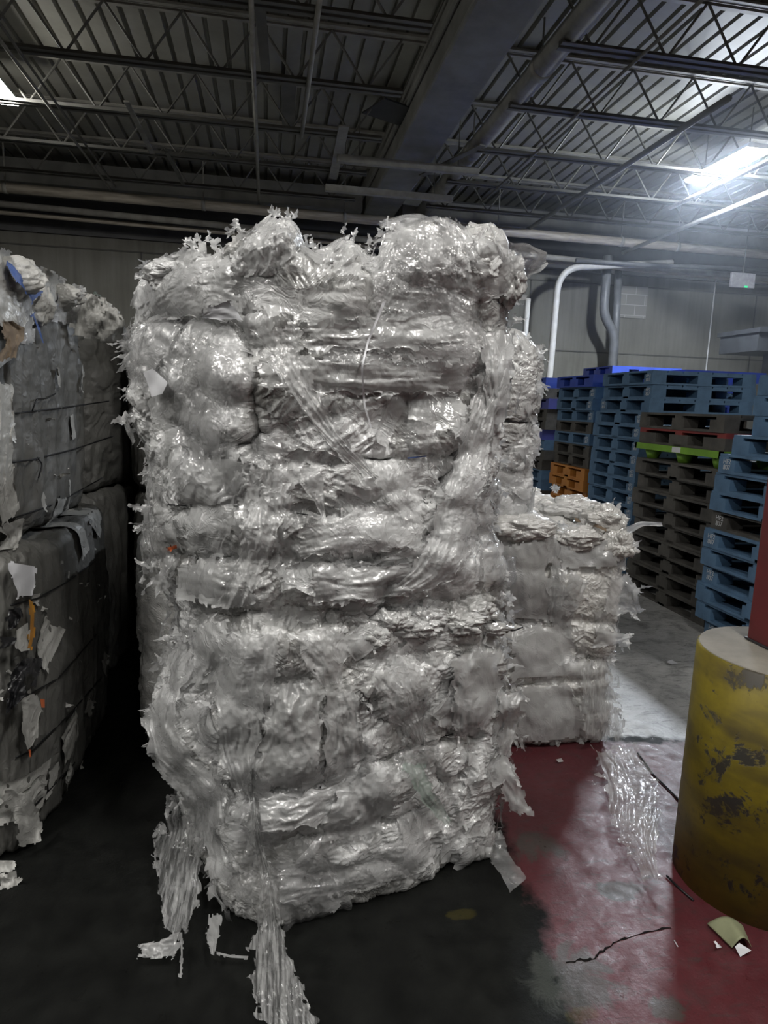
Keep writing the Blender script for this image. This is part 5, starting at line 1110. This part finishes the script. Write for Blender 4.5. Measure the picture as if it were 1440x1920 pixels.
# ================================================================== BOLLARD, POST, THINGS ON THE FLOOR
def bollard_mat():
    m, nt, out = newmat('chipped_yellow_paint'); b = N(nt, 'ShaderNodeBsdfPrincipled')
    v = coords(nt); n1 = noise(nt, v, 6.5, 10, 0.68, 0.3); n2 = noise(nt, v, 16, 5, 0.6); n3 = noise(nt, coords(nt, (1, 1, 3)), 3, 4)
    ye = ramp(nt, n2.outputs['Fac'], [(0.3, (0.135, 0.105, 0.007)), (0.6, (0.18, 0.14, 0.010)), (0.75, (0.10, 0.08, 0.008))])
    mk = ramp(nt, n1.outputs['Fac'], [(0.57, (0, 0, 0)), (0.60, (1, 1, 1))])
    x = N(nt, 'ShaderNodeMixRGB'); L(nt, mk.outputs[0], x.inputs[0]); L(nt, ye.outputs[0], x.inputs[1]); x.inputs[2].default_value = (0.03, 0.029, 0.025, 1)
    d = ramp(nt, n3.outputs['Fac'], [(0.45, (0, 0, 0)), (0.7, (0.75, 0.75, 0.75))]); y = N(nt, 'ShaderNodeMixRGB'); L(nt, d.outputs[0], y.inputs[0]); L(nt, x.outputs[0], y.inputs[1]); y.inputs[2].default_value = (0.04, 0.03, 0.015, 1)
    L(nt, y.outputs[0], b.inputs['Base Color']); b.inputs['Roughness'].default_value = 0.5
    bp = N(nt, 'ShaderNodeBump'); bp.inputs['Strength'].default_value = 0.4; bp.inputs['Distance'].default_value = 0.004; bp.invert = True; L(nt, mk.outputs[0], bp.inputs['Height']); L(nt, bp.outputs[0], b.inputs['Normal'])
    L(nt, b.outputs[0], out.inputs[0]); return m
BX, BY, BR, BH = 1.80, 1.94, 0.28, 0.88
t = thing('bollard', 'chipped yellow concrete-filled bollard with a bare grey top', 'bollard', (BX, BY, 0))
q = MB(); q.lathe([(BR, 0), (BR, BH-0.006), (BR-0.008, BH)], (0, 0, 0), 96); o = q.build('painted_shell', bollard_mat(), t, True)
q = MB(); q.lathe([(BR-0.008, BH-0.01), (BR-0.009, BH+0.004), (BR*0.5, BH+0.012), (0.004, BH+0.014)], (0, 0, 0), 96); q.build('concrete_cap', simple('bare_concrete', (0.2, 0.185, 0.155), 0.85, (0.13, 0.12, 0.1), 6, bump=0.3), t, True)
for p in t.children:
    for pl in p.data.polygons: pl.use_smooth = abs(pl.normal.z) < 0.9
p = onz(1424, 1228, BH+0.01)
t = thing('steel_post', 'dark red steel post rising from the yellow bollard', 'post', (BX+0.045, BY, BH+0.016))
q = MB(); q.bar((0, 0, 0), (0, 0, 4.97-BH-0.016), 0.22, 0.22, (0, 1, 0)); o = q.build('post_shaft', simple('dark_red_paint', (0.13, 0.018, 0.02), 0.5, (0.08, 0.013, 0.014), 5), t); bevel(o, 0.008)
q = MB(); q.box((-.115, -.115, 0.0), (.115, .115, .006)); o = q.build('base_plate', M['dark_metal'], t)

# bent cut tube piece by the bollard
def curved_piece():
    A = np.array([onz(1327, 1722, 0.03), onz(1394, 1726, 0.03)]); A[:, 2] = 0; B = np.array([onz(1372, 1783, 0), onz(1409, 1782, 0)])
    n, m = 24, 12; V = []
    for side in (0, 1):
        for i in range(n):
            t_ = i/(n-1)
            a, b = A[0]*(1-t_)+A[1]*t_, B[0]*(1-t_)+B[1]*t_
            h = math.sin(math.pi*t_)
            for j in range(m):
                s_ = j/(m-1); p_ = a*(1-s_)+b*s_; p_ = p_+np.array([0, 0, 0.012+(0.030+0.006*s_)*h-(0.003 if side else 0)]); V.append(p_)
    F = []
    o = n*m
    for i in range(n-1):
        for j in range(m-1):
            a = i*m+j; F.append((a, a+m, a+m+1, a+1)); F.append((o+a, o+a+1, o+a+m+1, o+a+m))
    for i in range(n-1): F.append((i*m, o+i*m, o+(i+1)*m, (i+1)*m)); F.append((i*m+m-1, (i+1)*m+m-1, o+(i+1)*m+m-1, o+i*m+m-1))
    for j in range(m-1): F.append((j, j+1, o+j+1, o+j)); k = (n-1)*m; F.append((k+j, o+k+j, o+k+j+1, k+j+1))
    return np.array(V), F
V, F = curved_piece(); c0 = V.mean(0); c0[2] = 0
t = thing('cut_tube_piece', 'curved olive cardboard piece lying at the foot of the bollard', 'scrap', c0)
mesh_obj('curved_shell', V, F, simple('olive_card', (0.20, 0.21, 0.12), 0.7, (0.15, 0.155, 0.09), 12), t, True, c0)
a, b, c = onz(1378, 1775, 0.022), onz(1409, 1782, 0.02), onz(1388, 1794, 0.002)
d = onz(1386, 1768, 0.03)
mesh_obj('torn_white_edge', [a, d, b, c], [(0, 3, 2, 1)], M['paper'], t, False, c0); t.children[-1].modifiers.new('thick', 'SOLIDIFY').thickness = 0.002

# clear film crumpled on the floor
def floor_film(name, label, left, right, z, amp, mat, seed, cat='film scrap'):
    t = thing(name, label, cat, (*onz(sum(p[0] for p in left)/len(left), sum(p[1] for p in left)/len(left), 0)[:2], 0.0))
    v, f = px_sheet(None, left, right, off=(0, 0), pleats=7, pamp=amp, rag=.25, seed=seed, depthfn=lambda X, Y: -(HC-z)/ray(X, Y)[..., 2])
    v[:, 2] = np.maximum(v[:, 2], 0.002)
    mesh_obj('crumpled_sheet', v, f, mat, t, True, t.location); return t
M['clear_film'] = film('clear_floor_film', [(0.5, 0.49, 0.46), (0.6, 0.59, 0.57)], (0.08, 0.2), alpha=(0.12, 0.35), transl=0.1, bump=0.9, spec=0.8)
floor_film('clear_film_scrap', 'glossy clear film crumpled across the red floor', [(1105, 1400), (1130, 1470), (1140, 1540), (1176, 1600), (1206, 1650)], [(1196, 1395), (1240, 1470), (1240, 1540), (1232, 1600), (1238, 1650)], 0.035, 0.03, M['clear_film'], 5.0)
floor_film('white_film_scrap', 'tiny white film scrap on red floor before low bale', [(1038, 1424), (1045, 1430)], [(1056, 1420), (1060, 1428)], 0.012, 0.008, M['film_shred'], 6.0)
floor_film('white_paper_scrap', 'small white paper scrap left of the olive cardboard', [(1335, 1765), (1345, 1778)], [(1343, 1762), (1354, 1776)], 0.008, 0.006, M['paper'], 7.0)
floor_film('pale_scrap', 'small pale scrap on grey floor behind the bollard', [(1250, 1240), (1262, 1246)], [(1262, 1236), (1276, 1244)], 0.01, 0.008, M['paper'], 8.0)
def strip(name, label, pts, w, mat, cat, z=0.004):
    q = MB(); P = [onz(x, y, z) for x, y in pts]; q.tube(P, w, 6); o = q.build(name, mat, smooth=True); return tag(o, label, cat)
strip('loose_strap', 'thin dark strap lying from low bale to the bollard', [(1196, 1412), (1225, 1452), (1262, 1488), (1288, 1518)], 0.004, M['wire'], 'strap', 0.006)
strip('loose_strap', 'dark strap end at the left foot of the bollard', [(1250, 1642), (1268, 1660), (1300, 1688)], 0.004, M['wire'], 'strap', 0.006)
strip('splinter', 'small pale splinter on the red floor left of the olive cardboard', [(1264, 1763), (1271, 1775)], 0.0018, M['paper'], 'splinter', 0.003)
# crack in the floor
ck = MB(); pts = [(1062, 1806), (1085, 1800), (1112, 1798), (1125, 1786), (1150, 1768), (1185, 1756), (1225, 1745), (1265, 1738)]
rk = random.Random(4); P = []
for (x0, y0), (x1, y1) in zip(pts[:-1], pts[1:]):
    for k in range(5): P.append(onz(x0+(x1-x0)*k/5+rk.uniform(-2, 2), y0+(y1-y0)*k/5+rk.uniform(-2, 2), 0.0012))
v = []; f = []
for k, p in enumerate(P):
    w_ = rk.uniform(0.001, 0.005); v += [p+np.array([0, w_, 0]), p-np.array([0, w_, 0])]
    if k: f.append((2*k-2, 2*k-1, 2*k+1, 2*k))
mesh_obj('floor_crack', v, f, simple('dirt_filled_crack', (0.008, 0.007, 0.007), 0.95, spec=0.05), bpy.data.objects['floor'])

# ================================================================== LIGHT
lamp(5.84, 8.30, 4.86, 'lit fluorescent lamp at the right under the roof deck', M['lamp_lens'])
lamp(-2.92, 8.10, 4.88, 'lit fluorescent lamp cut off by the left edge', M['lamp_lens_warm'])
for x, y, w_, mt in ((-6.4, 0.2, 'far left of the camera', 'warm'), (-2.4, 0.2, 'just left of the camera', 'warm'), (1.2, 0.1, 'straight above the camera', 'warm'), (-2.4, -4.2, 'behind the camera, near left', 'dim'), (1.2, -4.2, 'behind the camera, centre', 'dim'), (5.84, 0.2, 'right of the bollard', 'warm')):
    lamp(x, y, 4.86, 'lit fluorescent lamp overhead, '+w_, M['lamp_lens_'+mt])
wd = bpy.data.worlds.new('world'); sc.world = wd; wd.use_nodes = True
wd.node_tree.nodes['Background'].inputs[0].default_value = (0.5, 0.55, 0.6, 1); wd.node_tree.nodes['Background'].inputs[1].default_value = 0.02
hz, hnt, hout = newmat('thin_glow_haze'); hv = N(hnt, 'ShaderNodeVolumeScatter'); hv.inputs['Color'].default_value = (0.80, 0.88, 1.0, 1); hv.inputs['Density'].default_value = 0.010; hv.inputs['Anisotropy'].default_value = 0.6
L(hnt, hv.outputs[0], hout.inputs['Volume'])
q = MB(); q.lathe([(0.01, -1.0)]+[(math.sin(math.pi*k/24), -math.cos(math.pi*k/24)) for k in range(1, 24)]+[(0.01, 1.0)], (0, 0, 0), 48)
q.v = [(5.9+3.2*x, 8.3+2.9*y, min(4.3+2.2*z, ZD-0.06)) for x, y, z in q.v]
tag(q.build('glow_haze', hz, smooth=True), 'thin bluish haze added for the glow round the right ceiling lamp', 'haze', None, 'stuff')  # haze volume added to give the right lamp its bluish glow
sc.view_settings.view_transform = 'Standard'; sc.view_settings.look = 'None'; sc.view_settings.gamma = 1.0; sc.view_settings.use_curve_mapping = False
sc.view_settings.exposure = 0.32
cy = sc.cycles
cy.max_bounces = 4; cy.diffuse_bounces = 3; cy.glossy_bounces = 3; cy.transmission_bounces = 4; cy.transparent_max_bounces = 8
cy.caustics_reflective = False; cy.caustics_refractive = False; cy.sample_clamp_indirect = 4.0; cy.use_denoising = True; cy.use_adaptive_sampling = True; cy.adaptive_threshold = 0.06
